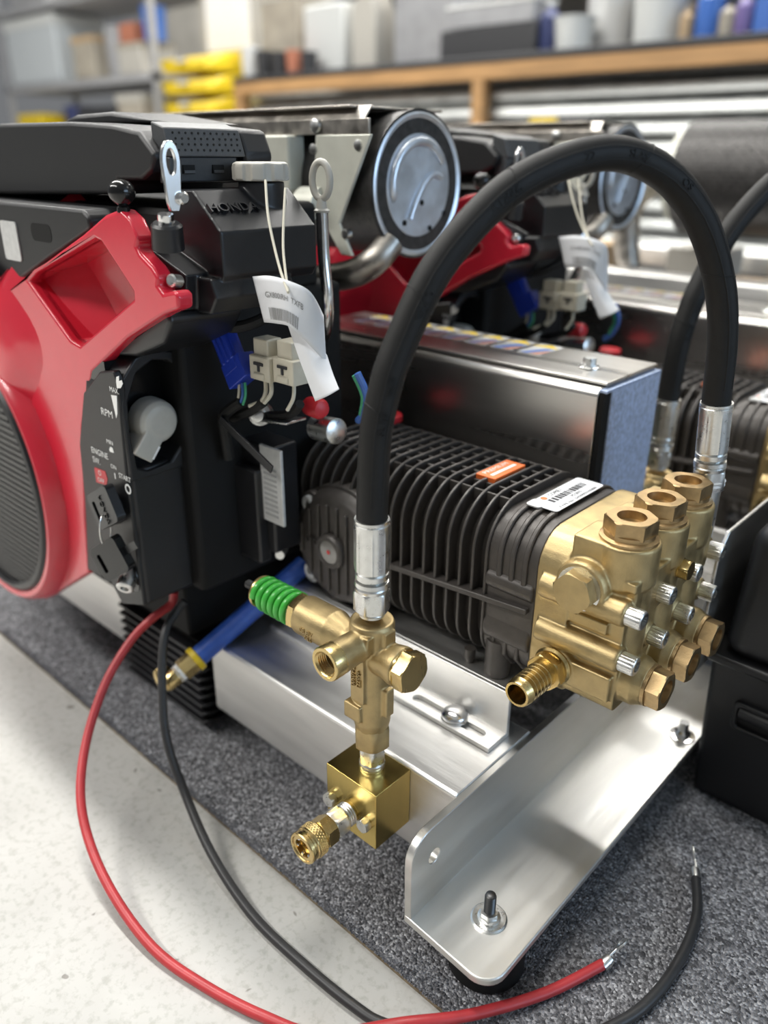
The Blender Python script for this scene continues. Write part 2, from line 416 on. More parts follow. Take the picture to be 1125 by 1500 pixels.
MB().prism(fl, (0, 0, -7.55), X, Y, Z * .62).build('flange', 'aluminium_y', ang, bevel=.12, seg=3)
MB().lathe((4.45, -1.52, -11.0), Z, [(0, 2.5), (.2, 2.7), (3.2, 2.7), (3.43, 2.5)]).build('rubber_foot', 'rubber', ang)
bo = MB().ring((4.45, -1.52, -6.95), Z, [(0, .5), (.16, .5), (.2, .6), (.2, 1.15), (.12, 1.25), (0, 1.25)]).build('washer', 'zinc', ang)
MB().hexa((4.45, -1.52, -6.76), Z, .62, 1.15, .1).lathe((4.45, -1.52, -6.78), Z, [(0, .8), (.12, .78), (.2, .62)]).build('flange_nut', 'zinc', bo)
pr_ = [(0, .36)]
for k in range(12): pr_ += [(.06 + k * .12, .40), (.12 + k * .12, .345)]
pr_ += [(1.56, .34), (1.62, .25)]
MB().lathe((4.45, -1.52, -6.2), Z, pr_, 20).build('stud', 'dark_steel', bo)
# far bolt of the bracket beside the black box
b2 = MB().lathe((6.2, 25.6, -6.92), Z, [(0, 1.1), (.15, 1.1), (.2, .7), (.5, .66), (.7, .45), (1.5, .42)]).build('far_stud', 'chrome', ang)
# slotted pump rail
rail = root('pump_rail', (-15, 6.4, 0), 'slotted aluminium angle rail bolted on top of the tube', 'rail')
slot = [( -8.6 - .42 * math.sin(a), 6.1 + .42 * math.cos(a)) for a in [k * PI / 8 for k in range(9)]] + [(-2.4 + .42 * math.sin(a), 6.1 - .42 * math.cos(a)) for a in [k * PI / 8 for k in range(9)]]
MB().prism([(-25.8, 5.05), (-.85, 5.05), (-.85, 7.74), (-25.8, 7.74)], (0, 0, .02), X, Y, Z * .4, [slot]).build('slotted_flange', 'aluminium_x', rail, bevel=.05)
MB().box(-25.8, -.85, 7.36, 7.74, .3, 4.1).build('web', 'aluminium_x', rail, bevel=.08)
MB().box(-25.8, -.85, 7.74, 11, 3.7, 4.1).build('inner_flange', 'aluminium_x', rail, bevel=.05)
MB().ring((-4.95, 6.2, .42), Z, [(0, .4), (.14, .4), (.14, 1.1), (0, 1.1)]).lathe((-4.95, 6.2, .56), Z, [(0, 1.06), (.16, 1.06), (.32, .98), (.5, .76), (.62, .45), (.66, .02)]).build('carriage_bolt', 'chrome', rail)

# ------------------------------------------------------------------ brass outlet block, its bolts and the quick coupler
blk = root('outlet_block', (-6.55, -1.85, -5.15), 'square polished brass outlet block bolted to the tube side', 'brass block')
MB().box(-9.05, -4.08, -3.7, -.03, -5.15, -.15).build('body', 'brass_block', blk, bevel=.05)
def hexbolt(c, axis, parent, af=1.0, h=.5, m_='zinc', name='bolt', ph=0.):
    o = MB().hexa(c, axis, h, af, .07, ph).lathe(Vector(c) - Vector(axis) * .12, axis, [(0, af * .5), (.14, af * .5)]).build(name, m_, parent); return o
hexbolt((-8.45, -3.72, -3.05), -Y, blk, .95, .55); hexbolt((-4.97, -3.72, -3.15), -Y, blk, .95, .55, ph=.2)
cp = root('quick_coupler', (-6.78, -6, -5), 'brass quick coupler socket with knurled sleeve on the outlet block', 'hose coupler')
c0 = V(-6.78, -3.7, -3.4)
MB().hexa(c0 - Y * .85, -Y, 1.05, 1.95, .12, .3).lathe(c0, -Y, [(0, .86), (.12, .92), (.2, .86), (.32, .92), (.4, .86), (.52, .92), (.6, .86), (.72, .92), (.8, .84), (.9, .84)]).build('hex_nipple', 'zinc', cp)
MB().lathe(c0 - Y * 1.9, -Y, [(0, .95), (.2, 1.0)]).hexa(c0 - Y * 1.95, -Y, .95, 2.0, .1, .1).build('hex_body', 'brass_bright', cp)
pr_ = [(0, 1.0), (.12, 1.0), (.2, 1.14), (.3, 1.2)]
for k in range(7): pr_ += [(.36 + k * .1, 1.24), (.41 + k * .1, 1.20)]
pr_ += [(1.12, 1.20), (1.2, 1.12), (1.35, 1.12), (1.43, 1.20), (1.7, 1.20), (1.78, 1.14), (1.78, 1.0), (1.7, .96), (1.7, .72), (1.2, .7), (1.2, .5), (.7, .48)]
slv = MB().lathe(c0 - Y * 2.85, -Y, pr_, 40)
slv.build('sleeve', 'brass_bright', cp)
kn = MB()
for k in range(36):
    for j in range(4):
        a = 2 * PI * (k + .5 * (j % 2)) / 36; d = V(math.cos(a), 0, math.sin(a)); t = V(-math.sin(a), 0, math.cos(a)); c = c0 - Y * (3.26 + j * .17) + d * 1.22
        kn.add([c + t * .09, c - Y * .085, c - t * .09, c + Y * .085, c + d * .05], [(0, 1, 4), (1, 2, 4), (2, 3, 4), (3, 0, 4)])
o_ = kn.build('knurl', 'brass_bright', cp, smooth=0); o_['kind'] = 'stuff'
for k in range(6):
    a = 2 * PI * k / 6 + .3; p = c0 - Y * 4.35 + V(math.cos(a), 0, math.sin(a)) * .66
    MB().lathe(p + Y * .12, -Y, [(0, .02), (.03, .09), (.1, .13), (.2, .12), (.26, .06)], 10).build('ball', 'chrome', cp)

# ------------------------------------------------------------------ unloader valve
un = root('unloader_valve', (-6.44, -1.6, -.15), 'cast brass unloader valve with a green spring standing on the brass block', 'valve')
A = V(-6.44, -1.6, 0)
n_ = MB().lathe(A + Z * -.15, Z, [(0, .92), (.15, .95), (.3, .9), (.45, .95), (.6, .88)]).hexa(A + Z * .42, Z, 1.35, 1.75, .14, .3).lathe(A + Z * 1.7, Z, [(0, .8), (.4, .8)])
n_.build('steel_nipple', 'zinc', un)
MB().hexa(A + Z * 1.95, Z, 1.75, 2.35, .2, .3).build('swivel_nut', 'brass_cast', un)
bd = MB()
bd.lathe(A, Z, [(3.5, 1.18), (4.2, 1.32), (7.4, 1.36), (11.2, 1.36), (12.0, 1.36)], 40)
bd.lathe(A, Z, [(10.5, 1.55), (12.1, 1.55), (12.35, 1.45)], 40)
bd.lathe(A + Z * 9.75, X, [(-.3, 1.2), (1.6, 1.25), (2.35, 1.4), (2.75, 1.42)], 36)                 # plug arm
bd.lathe(A + V(0, 0, 10.9), -Y, [(0, 1.0), (1.7, 1.1), (3.5, 1.18)], 36)                            # open port arm
bd.lathe(A + V(0, 0, 9.85), -X, [(0, 1.0), (2.2, 1.0), (3.2, 1.35), (3.6, 1.5), (6.6, 1.5), (6.7, 1.45)], 36)   # spring arm
bd.box(-6.6, -5.3, -3.25, -2.5, 10.6, 11.9)                                                       # cast pads
bd.box(-7.0, -5.8, -3.15, -2.6, 6.4, 10.6)
bd.box(-7.6, -6.1, -3.25, -2.2, 4.7, 6.0); bd.box(-5.4, -4.7, -2.0, -1.2, 5.2, 7.4); bd.box(-5.2, -4.75, -2.1, -1.1, 10.6, 12)
bo_ = bd.build('body', 'brass_cast', un, remesh=.07, relax=5)
MB().text('17d.0500', A + V(-.25, -1.6, 8.6), -Z, X, .50, 1.2).text('ebq773', A + V(.27, -1.6, 8.4), -Z, X, .46, 1.2).build('cast_lettering', 'brass_cast', bo_, smooth=0)
MB().text('VB 80', A + V(-5.0, -1.49, 9.75), -X, Z, .55, 1.).text('220', A + V(-4.9, -1.40, 9.2), -X, Z, .5, 1.).build('cast_lettering', 'brass_cast', bo_, smooth=0)
# threaded port: bored tube in front of the arm
th = [(0, 1.18), (.9, 1.2), (1.0, 1.14), (1.0, .92)]
for k in range(6): th += [(.92 - k * .17, .88), (.84 - k * .17, .76)]
th += [(-.2, .7)]
MB().lathe(A + V(0, -3.4, 10.9), -Y, th, 36).build('threaded_port', 'brass_bright', un)
MB().lathe(A + V(2.6, 0, 9.75), X, [(0, 1.35), (.3, 1.35)], 32).hexa(A + V(2.85, 0, 9.75), X, .95, 2.55, .16, .15).build('hex_plug', 'brass_bright', un)
MB().hexa(A + V(-6.65, 0, 9.85), -X, .7, 2.6, .12, .2).build('spring_seat', 'brass_bright', un)
sp = []
for k in range(110 + 1):
    a = 2 * PI * k / 20; sp.append(A + V(-7.65 - k * 3.7 / 110, 1.12 * math.cos(a), 9.85 + 1.12 * math.sin(a)))
MB().tube(sp, .27, 12, 1).build('spring', 'green_spring', un)
MB().lathe(A + V(-11.4, 0, 9.85), -X, [(0, 1.25), (.2, 1.3), (.4, 1.2)], 32).build('spring_washer', 'brass_bright', un)
MB().hexa(A + V(-11.75, 0, 9.85), -X, .5, .98, .08).build('lock_nut', 'zinc', un)
pr_ = []
for k in range(8): pr_ += [(k * .15, .30), (k * .15 + .075, .35)]
MB().lathe(A + V(-7, 0, 9.85), -X, [(0, .3), (5.2, .3)], 16).lathe(A + V(-12.2, 0, 9.85), -X, pr_ + [(1.25, .25)], 18).build('adjusting_stem', 'dark_steel', un)

# ------------------------------------------------------------------ high pressure hose
ho = root('pressure_hose', (-6.44, -1.6, 12.3), 'black rubber high pressure hose arching from valve to brass pump head', 'hose')
HP = [(-6.45, -1.60, 17.5), (-6.45, -1.60, 19.89), (-6.35, -1.41, 25.04), (-6.09, -0.88, 27.93), (-5.80, -0.28, 29.90), (-4.90, 1.54, 34.04), (-3.82, 3.72, 36.91), (-2.55, 6.30, 39.10), (-0.82, 9.80, 40.46),
      (0.63, 12.75, 40.55), (2.17, 15.86, 39.17), (3.45, 18.46, 36.56), (4.45, 20.49, 32.67), (4.91, 21.40, 28.97), (5.09, 21.77, 25.07), (5.2, 22.0, 23.0)]
hs = MB().tube(HP, 1.0, 32, 10).build('rubber_tube', 'rubber', ho)
PP, _ = spline([Vector(p) for p in HP], [1] * len(HP), 10)
side = (V(5.2, 22, 0) - V(-6.45, -1.6, 0)).normalized()
nrm = side.cross(Z)                                    # points to the camera side of the arch
def along(k):
    t = (PP[min(k + 1, len(PP) - 1)] - PP[k - 1]).normalized(); return PP[k], t, nrm.cross(t).normalized()
rd = MB()
for sgn in (.42, -.30):                                # two moulding lines left by the wrap
    rd.tube([along(k)[0] + (nrm * math.cos(math.asin(sgn)) + along(k)[2] * sgn) * .985 for k in range(12, len(PP) - 12, 3)], .06, 8, 1)
rd.build('wrap_ridge', 'rubber', hs)
for k0 in (24, 47, 68, 92, 118):                       # oblique wrap seams
    c, t, bn = along(k0); rg = []
    for j in range(13):
        a = PI * (j / 12 - .5) * 1.3; rg.append(c + (nrm * math.cos(a) + bn * math.sin(a)) * 1.0 + t * (.6 * math.sin(a)))
    MB().tube(rg, .045, 6, 1).build('wrap_seam', 'rubber', hs)
for s_, k0 in (('6L108', 23), ('mic./1V', 32), ('GJ10', 47), ('IS1200S', 66), ('22', 80), ('SLAS', 90), ('OS', 101)):
    n3 = len(s_); step = .62; lm = MB()
    vs_, fs = TXT[s_]
    out = []
    for v in vs_:
        q = k0 + v.x * .85 / .45; i0 = int(math.floor(q)); fr = q - i0
        c1, t1, b1 = along(i0); c2, t2, b2_ = along(i0 + 1)
        c = c1.lerp(c2, fr); bn = b1.lerp(b2_, fr).normalized(); a = v.y * .62 + .06
        out.append(c + (nrm * math.cos(a) + bn * math.sin(a)) * (1.0 + v.z * .55))
    MB().add(out, fs).build('moulded_lettering', 'rubber', hs, smooth=0)
def ferrule(p, ax, parent, tilt=None):
    """crimped sleeve, neck, swivel nut; p is the sleeve's hose end and ax points away from the hose"""
    p = Vector(p); ax = Vector(ax).normalized(); x, y, z = frame(ax)
    m_ = MB(); n = 64; rows = [(0, 1.0, 0), (0, 1.13, 0), (.18, 1.14, 0), (.24, 1.10, 0), (.3, 1.14, 0), (.5, 1.15, .3), (.9, 1.13, 1), (3.2, 1.13, 1), (3.6, 1.12, .4), (3.75, 1.02, 0), (3.8, 1.1, 0), (4.15, 1.1, 0), (4.25, 1.0, 0), (4.25, .6, 0)]
    o = 0
    for t, r, fcr in rows:
        for k in range(n):
            a = 2 * PI * k / n; q = abs(((a / (2 * PI) * 8) % 1) - .5) * 2
            rr = r + fcr * (.035 if q > .86 else -.015)
            m_.v.append(p + z * t + (x * math.cos(a) + y * math.sin(a)) * rr)
    for i in range(len(rows) - 1):
        for k in range(n):
            a, c = i * n + k, i * n + (k + 1) % n; m_.f.append((a, c, c + n, a + n))
    m_.build('crimp_sleeve', 'zinc', parent, smooth=25)
    MB().lathe(p + z * 4.2, z, [(0, .85), (.15, .85), (.2, 1.12), (.45, 1.16), (.55, 1.08), (.65, 1.14), (.9, 1.1), (1.0, 1.0)], 40).build('collar', 'zinc', parent)
    MB().hexa(p + z * 5.1, z, 1.5, 2.15, .16, .12).lathe(p + z * 6.5, z, [(0, .98), (.12, .98), (.16, .9), (.26, .96), (.34, .88), (.5, .88)]).build('swivel_nut', 'zinc', parent)
ferrule((-6.45, -1.6, 19.7), -Z, ho)
f2 = V(5.14, 21.85, 24.6); d2 = V(.05, .06, -1).normalized()
ferr2 = f2 + d2 * 4.2
ferrule(f2, d2, ho)
fi = root('outlet_fitting', (5.4, 22.2, 14), 'steel adapter with white thread tape on the far end of the pump head', 'pipe fitting')
MB().lathe((5.4, 22.25, 14.0), Z, [(0, 1.05), (4.1, 1.05), (4.2, 1.15), (4.35, 1.15)], 32).build('body', 'zinc', fi)
MB().lathe((5.42, 22.28, 18.3), Z, [(0, 1.05), (.1, 1.2), (.3, 1.12), (.42, 1.22), (.6, 1.05)], 32).build('thread_tape', 'white_tape', fi)

# ------------------------------------------------------------------ triplex plunger pump
pu = root('plunger_pump', (-10, 14.5, 4.1), 'black finned triplex plunger pump with a cast brass head on the aluminium skid', 'pump')
def rbox(mb, x0, x1, pts): return mb.prism(pts, (x0, 0, 0), Y, Z, X * (x1 - x0))
cc_ = MB(); rbox(cc_, -24.6, -3.9, rrect(9.0, 20.1, 5.6, 17.0, (2.4, 2.4, 3.2, 3.2), 8))
cc_.prism(rrect(8.2, 20.9, 5.4, 17.3, (2.2, 2.2, 2.9, 2.9), 8), (-4.3, 0, 0), Y, Z, X * 4.3)
crank = cc_.build('crankcase', 'crankcase', pu, bevel=.12)
fin_out = rrect(8.0, 21.0, 4.75, 18.0, (3.2, 3.2, 3.9, 3.9), 12)
fin = MB().prism(fin_out, (-4.35, 0, 0), Y, Z, X * .24).build('fin', 'crankcase', crank, bevel=.05, seg=1)
for k in range(1, 18): again(fin, (-1.163 * k, 0, 0), crank)
for yb in (10.9, 12.4, 13.9, 15.4, 16.9, 18.4):
    MB().box(-24.2, -4.3, yb - .1, yb + .1, 16.8, 17.72).build('top_bar', 'crankcase', crank, bevel=.04, seg=1)
MB().prism([(-14.2, 9.75), (-.4, 10.9), (-.4, 11.35), (-14.2, 10.2)], (0, 7.75, 0), X, Z, Y * 1.1).build('side_bar', 'crankcase', crank, bevel=.08)
for k in range(3):                                      # short ribs on the neck, above and below
    xr = -3.3 + k * 1.05
    arc = [(8.25, 12.3), (8.45, 12.2), (8.5, 14.4)] + [(11.1 - 2.6 * math.cos(a), 14.4 + 2.65 * math.sin(a)) for a in [i * PI / 20 for i in range(1, 9)]] + [(11.6, 17.2), (11.6, 17.62)] + [(11.1 - 3.1 * math.cos(a), 14.4 + 3.15 * math.sin(a)) for a in [i * PI / 20 for i in range(9, 0, -1)]] + [(8.0, 14.4), (8.0, 12.6)]
    MB().prism(arc, (xr, 0, 0), Y, Z, X * .42).build('neck_rib', 'crankcase', crank, bevel=.1)
    arc2 = [(29.1 - a, b_) for a, b_ in arc]
    MB().prism(arc2, (xr, 0, 0), Y, Z, X * .42).build('neck_rib', 'crankcase', crank, bevel=.1)
    MB().prism([(8.1, 8.2), (8.1, 6.6), (9.3, 5.2), (9.8, 5.2), (9.8, 8.2)], (xr - .1, 0, 0), Y, Z, X * .35).build('lower_rib', 'crankcase', crank, bevel=.1)
nb = MB().prism([(7.9, 8.6), (8.05, 7.6), (9, 7.4), (9, 10.0), (8.4, 9.8)], (-4.2, 0, 0), Y, Z, X * 4.1).prism([(7.9, 12.9), (8.5, 13.4), (9, 13.4), (9, 11.5), (8.2, 11.7), (7.85, 12.2)], (-4.2, 0, 0), Y, Z, X * 4.1)
nb.build('neck_bead', 'crankcase', crank, bevel=.25, seg=3)
foot = MB().lathe((-3.15, 8.95, 4.12), Z, [(0, .9), (.1, 1.0), (3.2, 1.0)], 28).build('foot', 'crankcase', pu)
again(foot, (-17, 0, 0)); again(foot, (0, 11, 0)); again(foot, (-17, 11, 0))
MB().lathe((-5.6, 8.7, 4.15), Z, [(0, .3), (.5, .45), (1.2, .45)], 20).build('drain_plug', 'crankcase', pu)
# side cover with sight glass
sc = V(-19.0, 6.8, 9.9)
cv = MB().lathe(sc + Y * 2.4, -Y, [(0, 5.5), (.9, 5.5), (1.15, 5.4), (1.2, 5.2), (1.9, 4.9), (2.2, 4.5), (2.3, 4.0)], 64)
for sx in (-1, 1):
    for sz in (-1, 1): cv.lathe(sc + V(3.25 * sx, 2.4, 3.25 * sz), -Y, [(0, 1.05), (1.6, 1.05), (1.75, .95)], 24)
side_cover = cv.build('side_cover', 'crankcase', pu, bevel=.06)
for k in range(8):
    xo = -3.85 + k * 1.1; h = math.sqrt(max(0, 4.1 ** 2 - xo ** 2))
    if h > .8: MB().prism(rrect(-.16, .16, -h, h, .15, 3), sc + V(xo, .25, 0), X, Z, -Y * .38).build('cover_rib', 'crankcase', side_cover, bevel=.05, seg=1)
for sx in (-1, 1):
    for sz in (-1, 1):
        c = sc + V(3.25 * sx, .62, 3.25 * sz)
        MB().lathe(c, -Y, [(0, .72), (.34, .72), (.42, .64), (.42, .36), (.12, .3)], 24).build('socket_screw', 'label_silver', side_cover)
sg = MB().ring(sc + Y * .2, -Y, [(0, 1.0), (.55, 1.0), (.75, 1.08), (.75, 1.4), (.6, 1.55), (0, 1.6)]).build('sight_glass', 'crankcase', side_cover)
MB().lathe(sc + Y * .1, -Y, [(0, 1.05), (.55, 1.05)]).build('glass', 'sight_glass', side_cover)
MB().lathe(sc - Y * .44, -Y, [(0, .2), (.06, .2)]).build('red_dot', 'glass_red', side_cover)
MB().text('LTC', sc + V(-2.35, -.15, .25), X, Z, .75, 1.).build('cast_mark', 'crankcase', side_cover, smooth=0)
MB().lathe(sc + V(-4.4, 1.9, -4.3), -Y, [(0, 1.0), (.4, 1.0), (.5, .85)], 24).build('ear', 'label_silver', side_cover)
# type plate and orange badge on top
lp = MB().prism(rrect(11.3, 18.2, -3.1, -.75, .3, 4), (0, 0, 17.62), Y, X, Z * .05).build('type_plate', 'paper', pu)
lb = MB()
xx = 12.6
rl = random.Random(5)
while xx < 17.2:
    w_ = rl.choice((.12, .2, .3)); lb.box(-2.35, -1.75, xx, xx + w_, 17.68, 17.69); xx += w_ + rl.choice((.1, .16))
lb.text('PS 5015', (-1.45, 15.2, 17.69), Y, -X, .42, .2).text('TYPE No. 540000210300', (-1.0, 14.7, 17.69), Y, -X, .34, .2, width=5.2).text('COMET', (-2.72, 14.3, 17.69), Y, -X, .52, .2)
lb.build('printing', 'print_black', lp, smooth=0)
MB().lathe((-2.72, 12.75, 17.67), Z, [(0, .26), (.02, .26)]).build('orange_dot', 'orange', lp)
MB().prism(rrect(11.0, 12.3, -3.2, -2.0, .3, 4), (0, 0, 17.6), Y, X, Z * .1).build('foil', 'label_silver', lp)
bg = MB().box(-8.75, -6.95, 12.55, 16.75, 17.4, 18.08).build('badge', 'orange', pu, bevel=.05)
MB().text('PREMIUM', (-8.25, 14.5, 18.1), Y, -X, .62, .2, width=3.1).box(-7.75, -7.45, 13.0, 16.2, 18.08, 18.1).build('printing', 'print_white', bg, smooth=0)
MB().lathe((-22.5, 17.6, 17.0), Z, [(0, .8), (1.1, .8), (1.2, 1.3), (1.7, 1.3), (1.85, 1.1)], 24).build('oil_cap', 'red_plastic', pu)

# brass head
CY = (10.5, 14.8, 19.1)
hd = MB()
rbox(hd, 0.02, 2.6, rrect(8.1, 21.3, 5.3, 17.3, (1.4, 1.4, 2.6, 2.6), 8))
hd.prism(rrect(8.6, 21.0, 5.6, 13.4, .5, 3), (1, 0, 0), Y, Z, X * 5.5)
hd.prism(rrect(8.9, 20.8, 12.5, 15.6, .5, 3), (2, 0, 0), Y, Z, X * 4.9)
for cy in CY:
    hd.lathe((5.1, cy, 9), Z, [(0, 1.95), (5.8, 1.95), (6.0, 2.12), (8.75, 2.12), (8.9, 2.05)], 40)       # valve towers
    hd.lathe((2.0, cy, 7.8), X, [(0, 1.8), (5.4, 1.8), (5.9, 1.55), (6.1, 1.55)], 36)                     # suction bosses
    hd.prism(rrect(cy - 2.0, cy + 1.2, 12, 17.95, .2, 2), (2.2, 0, 0), Y, Z, X * 2.6)
for yb in (8.35, 12.65, 16.95, 21.25):
    for zb in (13.7, 10.2):
        hd.lathe((.5, yb, zb), X, [(0, .98), (6.1, .9), (6.25, .8)], 24)
hd.lathe((3.5, 10.5, 14.7), -Y, [(0, 1.9), (2.6, 1.85), (2.9, 1.75)], 36)                                # outlet boss
hd.lathe((2.05, 10.5, 7.75), -Y, [(0, 1.6), (2.3, 1.55), (2.5, 1.45)], 36)                               # inlet boss
hd.box(2.5, 6.9, 8.6, 20.9, 15.1, 15.75)
hd.prism([(8.2, 11.6), (8.2, 12.5), (9.4, 12.5), (9.4, 11.6)], (0, 0, 0), Y, Z, X * 5.5)
hd.prism([(8.1, 6.6), (8.05, 8.6), (9.4, 8.6), (9.4, 6.6)], (0, 0, 0), Y, Z, X * 6.3)
head = hd.build('brass_head', 'brass_cast', pu, remesh=.085, relax=6)
for cy in CY:
    vc = MB().lathe((5.1, cy, 17.75), Z, [(0, 1.9), (.35, 1.9), (.45, 1.65), (.75, 1.65)], 40).hexa((5.1, cy, 18.3), Z, 1.15, 3.0, .12, .42, .95, .55).build('valve_cap', 'bronze_hex', pu)
    MB().lathe((7.95, cy, 7.8), X, [(0, 1.5), (.35, 1.5)], 36).hexa((8.25, cy, 7.8), X, 1.05, 2.5, .12, .25, .85, .45).build('valve_plug', 'bronze_hex', pu)
def socket_head(c, axis, parent, r=.66, h=1.15):
    pr2 = [(0, r * .9), (.08, r)]
    m_ = MB(); x, y, z = frame(axis); n = 48; c = Vector(c); rows = [(0, r, 0), (.1, r, 1), (h - .15, r, 1), (h - .05, r * .97, 0), (h, r * .86, 0), (h, r * .56, 0), (h - .5, r * .52, 0)]
    for t, q, kf in rows:
        for k in range(n):
            a = 2 * PI * k / n; rr = q + (.018 if k % 2 else -.018) * kf; m_.v.append(c + z * t + (x * math.cos(a) + y * math.sin(a)) * rr)
    for i in range(len(rows) - 1):
        for k in range(n):
            a, d = i * n + k, i * n + (k + 1) % n; m_.f.append((a, d, d + n, a + n))
    m_.f.append(tuple((len(rows) - 1) * n + k for k in range(n)))
    return m_.build('socket_screw', 'zinc', parent, smooth=20)
s0 = socket_head((6.7, 8.35, 13.7), X, pu)
for yb in (8.35, 12.65, 16.95, 21.25):
    for zb in (13.7, 10.2):
        if (yb, zb) != (8.35, 13.7): again(s0, (0, yb - 8.35, zb - 13.7))
MB().lathe((6.6, 15.2, 14.6), X, [(0, .75), (.5, .75)], 24).hexa((7.0, 15.2, 14.6), X, .8, 1.3, .1, .2).build('gauge_plug', 'brass_bright', pu)
MB().ring((3.5, 7.62, 14.7), -Y, [(0, 1.1), (.12, 1.1), (.12, 1.55), (0, 1.55)]).build('sealing_ring', 'zinc', pu)
MB().hexa((3.5, 7.5, 14.7), -Y, .9, 2.55, .14, .35).build('outlet_plug', 'brass_cast', pu)
bb = V(2.05, 8.05, 7.75)
bp_ = [(0, 1.35), (.3, 1.35)]
MB().lathe(bb, -Y, [(0, 1.4), (.2, 1.45), (.4, 1.3), (.6, 1.3)], 36).hexa(bb - Y * .6, -Y, .75, 2.45, .12, .3).build('barb_nut', 'brass_bright', pu)
bpf = [(0, 1.0), (.2, 1.0)]
for k in range(6): bpf += [(.25 + k * .42, 1.0), (.6 + k * .42, 1.03), (.64 + k * .42, 1.0)]
bpf += [(3.1, .98), (3.3, .9), (3.3, .74), (.5, .72)]
MB().lathe(bb - Y * 1.3, -Y, bpf, 40).build('hose_barb', 'brass_bright', pu)

# ------------------------------------------------------------------ belt guard
gu = root('belt_guard', (-21, 26.6, 0), 'long stainless belt guard box behind the pump with a bolted lid', 'belt guard')
gx0, gx1, gy0, gy1, gz = -39, -3.5, 21.7, 31.7, 23.8
MB().prism(rrect(gy0, gy1, -2, gz, (0, 0, .1, .7), 6), (gx0, 0, 0), Y, Z, X * (gx1 - gx0 - .5)).build('body', 'steel_sheet', gu, bevel=.06)
MB().prism([(gx0, gy0 + 1.0), (gx1 - .3, gy0 + 1.0), (gx1 - .3, gy1), (gx0, gy1)], (0, 0, gz + .12), X, Y, Z * .25).build('lid', 'steel_sheet', gu, bevel=.06)
MB().box(gx1 - .7, gx1 - .05, gy0 + .2, gy1 - .2, -1, gz - .3).build('dark_gap', 'matte_black', gu)  # filler whose black colour stands for the dark gap at the end
MB().prism([(gy0 + 1.3, gz - .25), (gy1, gz - .25), (gy1, -2), (gy0 + 1.3, -2)], (gx1 - .1, 0, 0), Y, Z, X * .2).prism([(gy0 + .3, gz - .1), (gy1, gz - .1), (gy1, gz - .35), (gy0 + .3, gz - .35)], (gx1 - .6, 0, 0), Y, Z, X * .7).build('end_plate', 'blue_lit_metal', gu, bevel=.04)
gb = V(-7.4, 26.2, gz + .37)
MB().lathe(gb, Z, [(0, .95), (.1, .95), (.16, .8), (.3, .74)], 28).hexa(gb + Z * .25, Z, .6, 1.0, .08, .2).build('lid_bolt', 'zinc', gu)
for k in range(8):
    x0 = -15.2 - k * 3.0
    stp = MB().prism([(0, 0), (2.4, 0), (2.4, 4.3), (0, 4.3)], (x0, 26.9, gz + .38), X, Y, Z * .03).build('warning_label', ('print_grey' if k % 2 else 'label_silver'), gu, smooth=0)
    MB().prism([(-.3, 3.1), (1.2, 4.5 - .3), (2.5, 3.1)], (x0, 26.9, gz + .415), X, Y, Z * .02).build('warning_triangle', 'yellow_plastic', stp, smooth=0)
    MB().prism([(.3, .1), (1.0, .1), (2.3, 2.7), (1.6, 2.7)], (x0, 26.9, gz + .415), X, Y, Z * .02).build('blue_stripe', ('bottle_blue' if k < 2 else 'bottle_violet'), stp, smooth=0)
    MB().prism([(1.3, .1), (2.1, .1), (2.4, .9), (2.4, 2.0)], (x0, 26.9, gz + .415), X, Y, Z * .02).build('red_stripe', 'rust', stp, smooth=0)

# ------------------------------------------------------------------ battery cables
RC = [(-30.3, -2.3, 4.0), (-30.8, -4.2, 3.0), (-31.2, -6.2, 1.5), (-30.7, -9.2, -1.0), (-29.0, -12.3, -4.0), (-26.4, -14.7, -6.5), (-23.3, -16.0, -8.5), (-18.7, -16.8, -10.0), (-13.3, -16.9, -11.0), (-8.4, -16.0, -11.2), (-3.8, -14.6, -11.2), (-0.3, -12.9, -11.2), (3.8, -9.6, -9.5), (6.5, -6.0, -9.9), (9.1, -1.1, -10.42), (10.9, 3.4, -10.4)]
rc = root('battery_cable', (-13.3, -16.9, -11.6), 'red battery cable looping over the concrete with a crimped lug', 'cable', 'battery cables')
MB().tube([(-30.1, -2.0, 5.2)] + RC, .37, 20, 6).build('insulation', 'cable_red', rc)
def lug(p, d, parent, upv):
    p = Vector(p); d = Vector(d).normalized(); x, y, z = frame(d, upv)
    MB().lathe(p - z * .3, z, [(0, .34), (0, .42), (.55, .42), (.8, .36), (.9, .2)], 20, cap=(False, True)).build('crimp', 'zinc', parent)
    c = p + z * 1.75
    MB().prism([(.62 * math.cos(a), .62 * math.sin(a)) for a in [math.radians(160 - k * 20) + 0 for k in range(17)]] + [(-1.3, -.25), (-1.3, .25)], c + x * .1, z, y, x * .13, [circ(0, 0, .3, 16)]).build('ring_terminal', 'zinc', parent, bevel=.02, seg=1)
lug((10.95, 3.5, -10.4), (.25, 1, .3), rc, (-.64, .1, .45))
BC = [(-28.7, -1.9, 4.8), (-28.9, -2.7, 4.0), (-28.2, -4.5, 2.8), (-26.6, -6.2, -.5), (-24.4, -7.7, -4.3), (-21.7, -8.2, -8.0), (-16.6, -9.4, -10.3), (-10.5, -10.3, -11.2), (-5.0, -10.4, -11.2), (0.0, -10.1, -11.2), (2.5, -9.5, -11.2), (7.1, -7.4, -10.5), (11.1, -4.3, -10.42), (13.6, 0.3, -10.42), (14.5, 3.7, -10.42), (14.6, 7.9, -10.42), (14.0, 11.7, -10.42), (12.6, 14.8, -10.38)]
bc = root('battery_cable', (0, -10.1, -11.6), 'black battery cable running over floor and carpet to a crimped lug', 'cable', 'battery cables')
MB().tube(BC, .37, 20, 6).build('insulation', 'cable_black', bc)
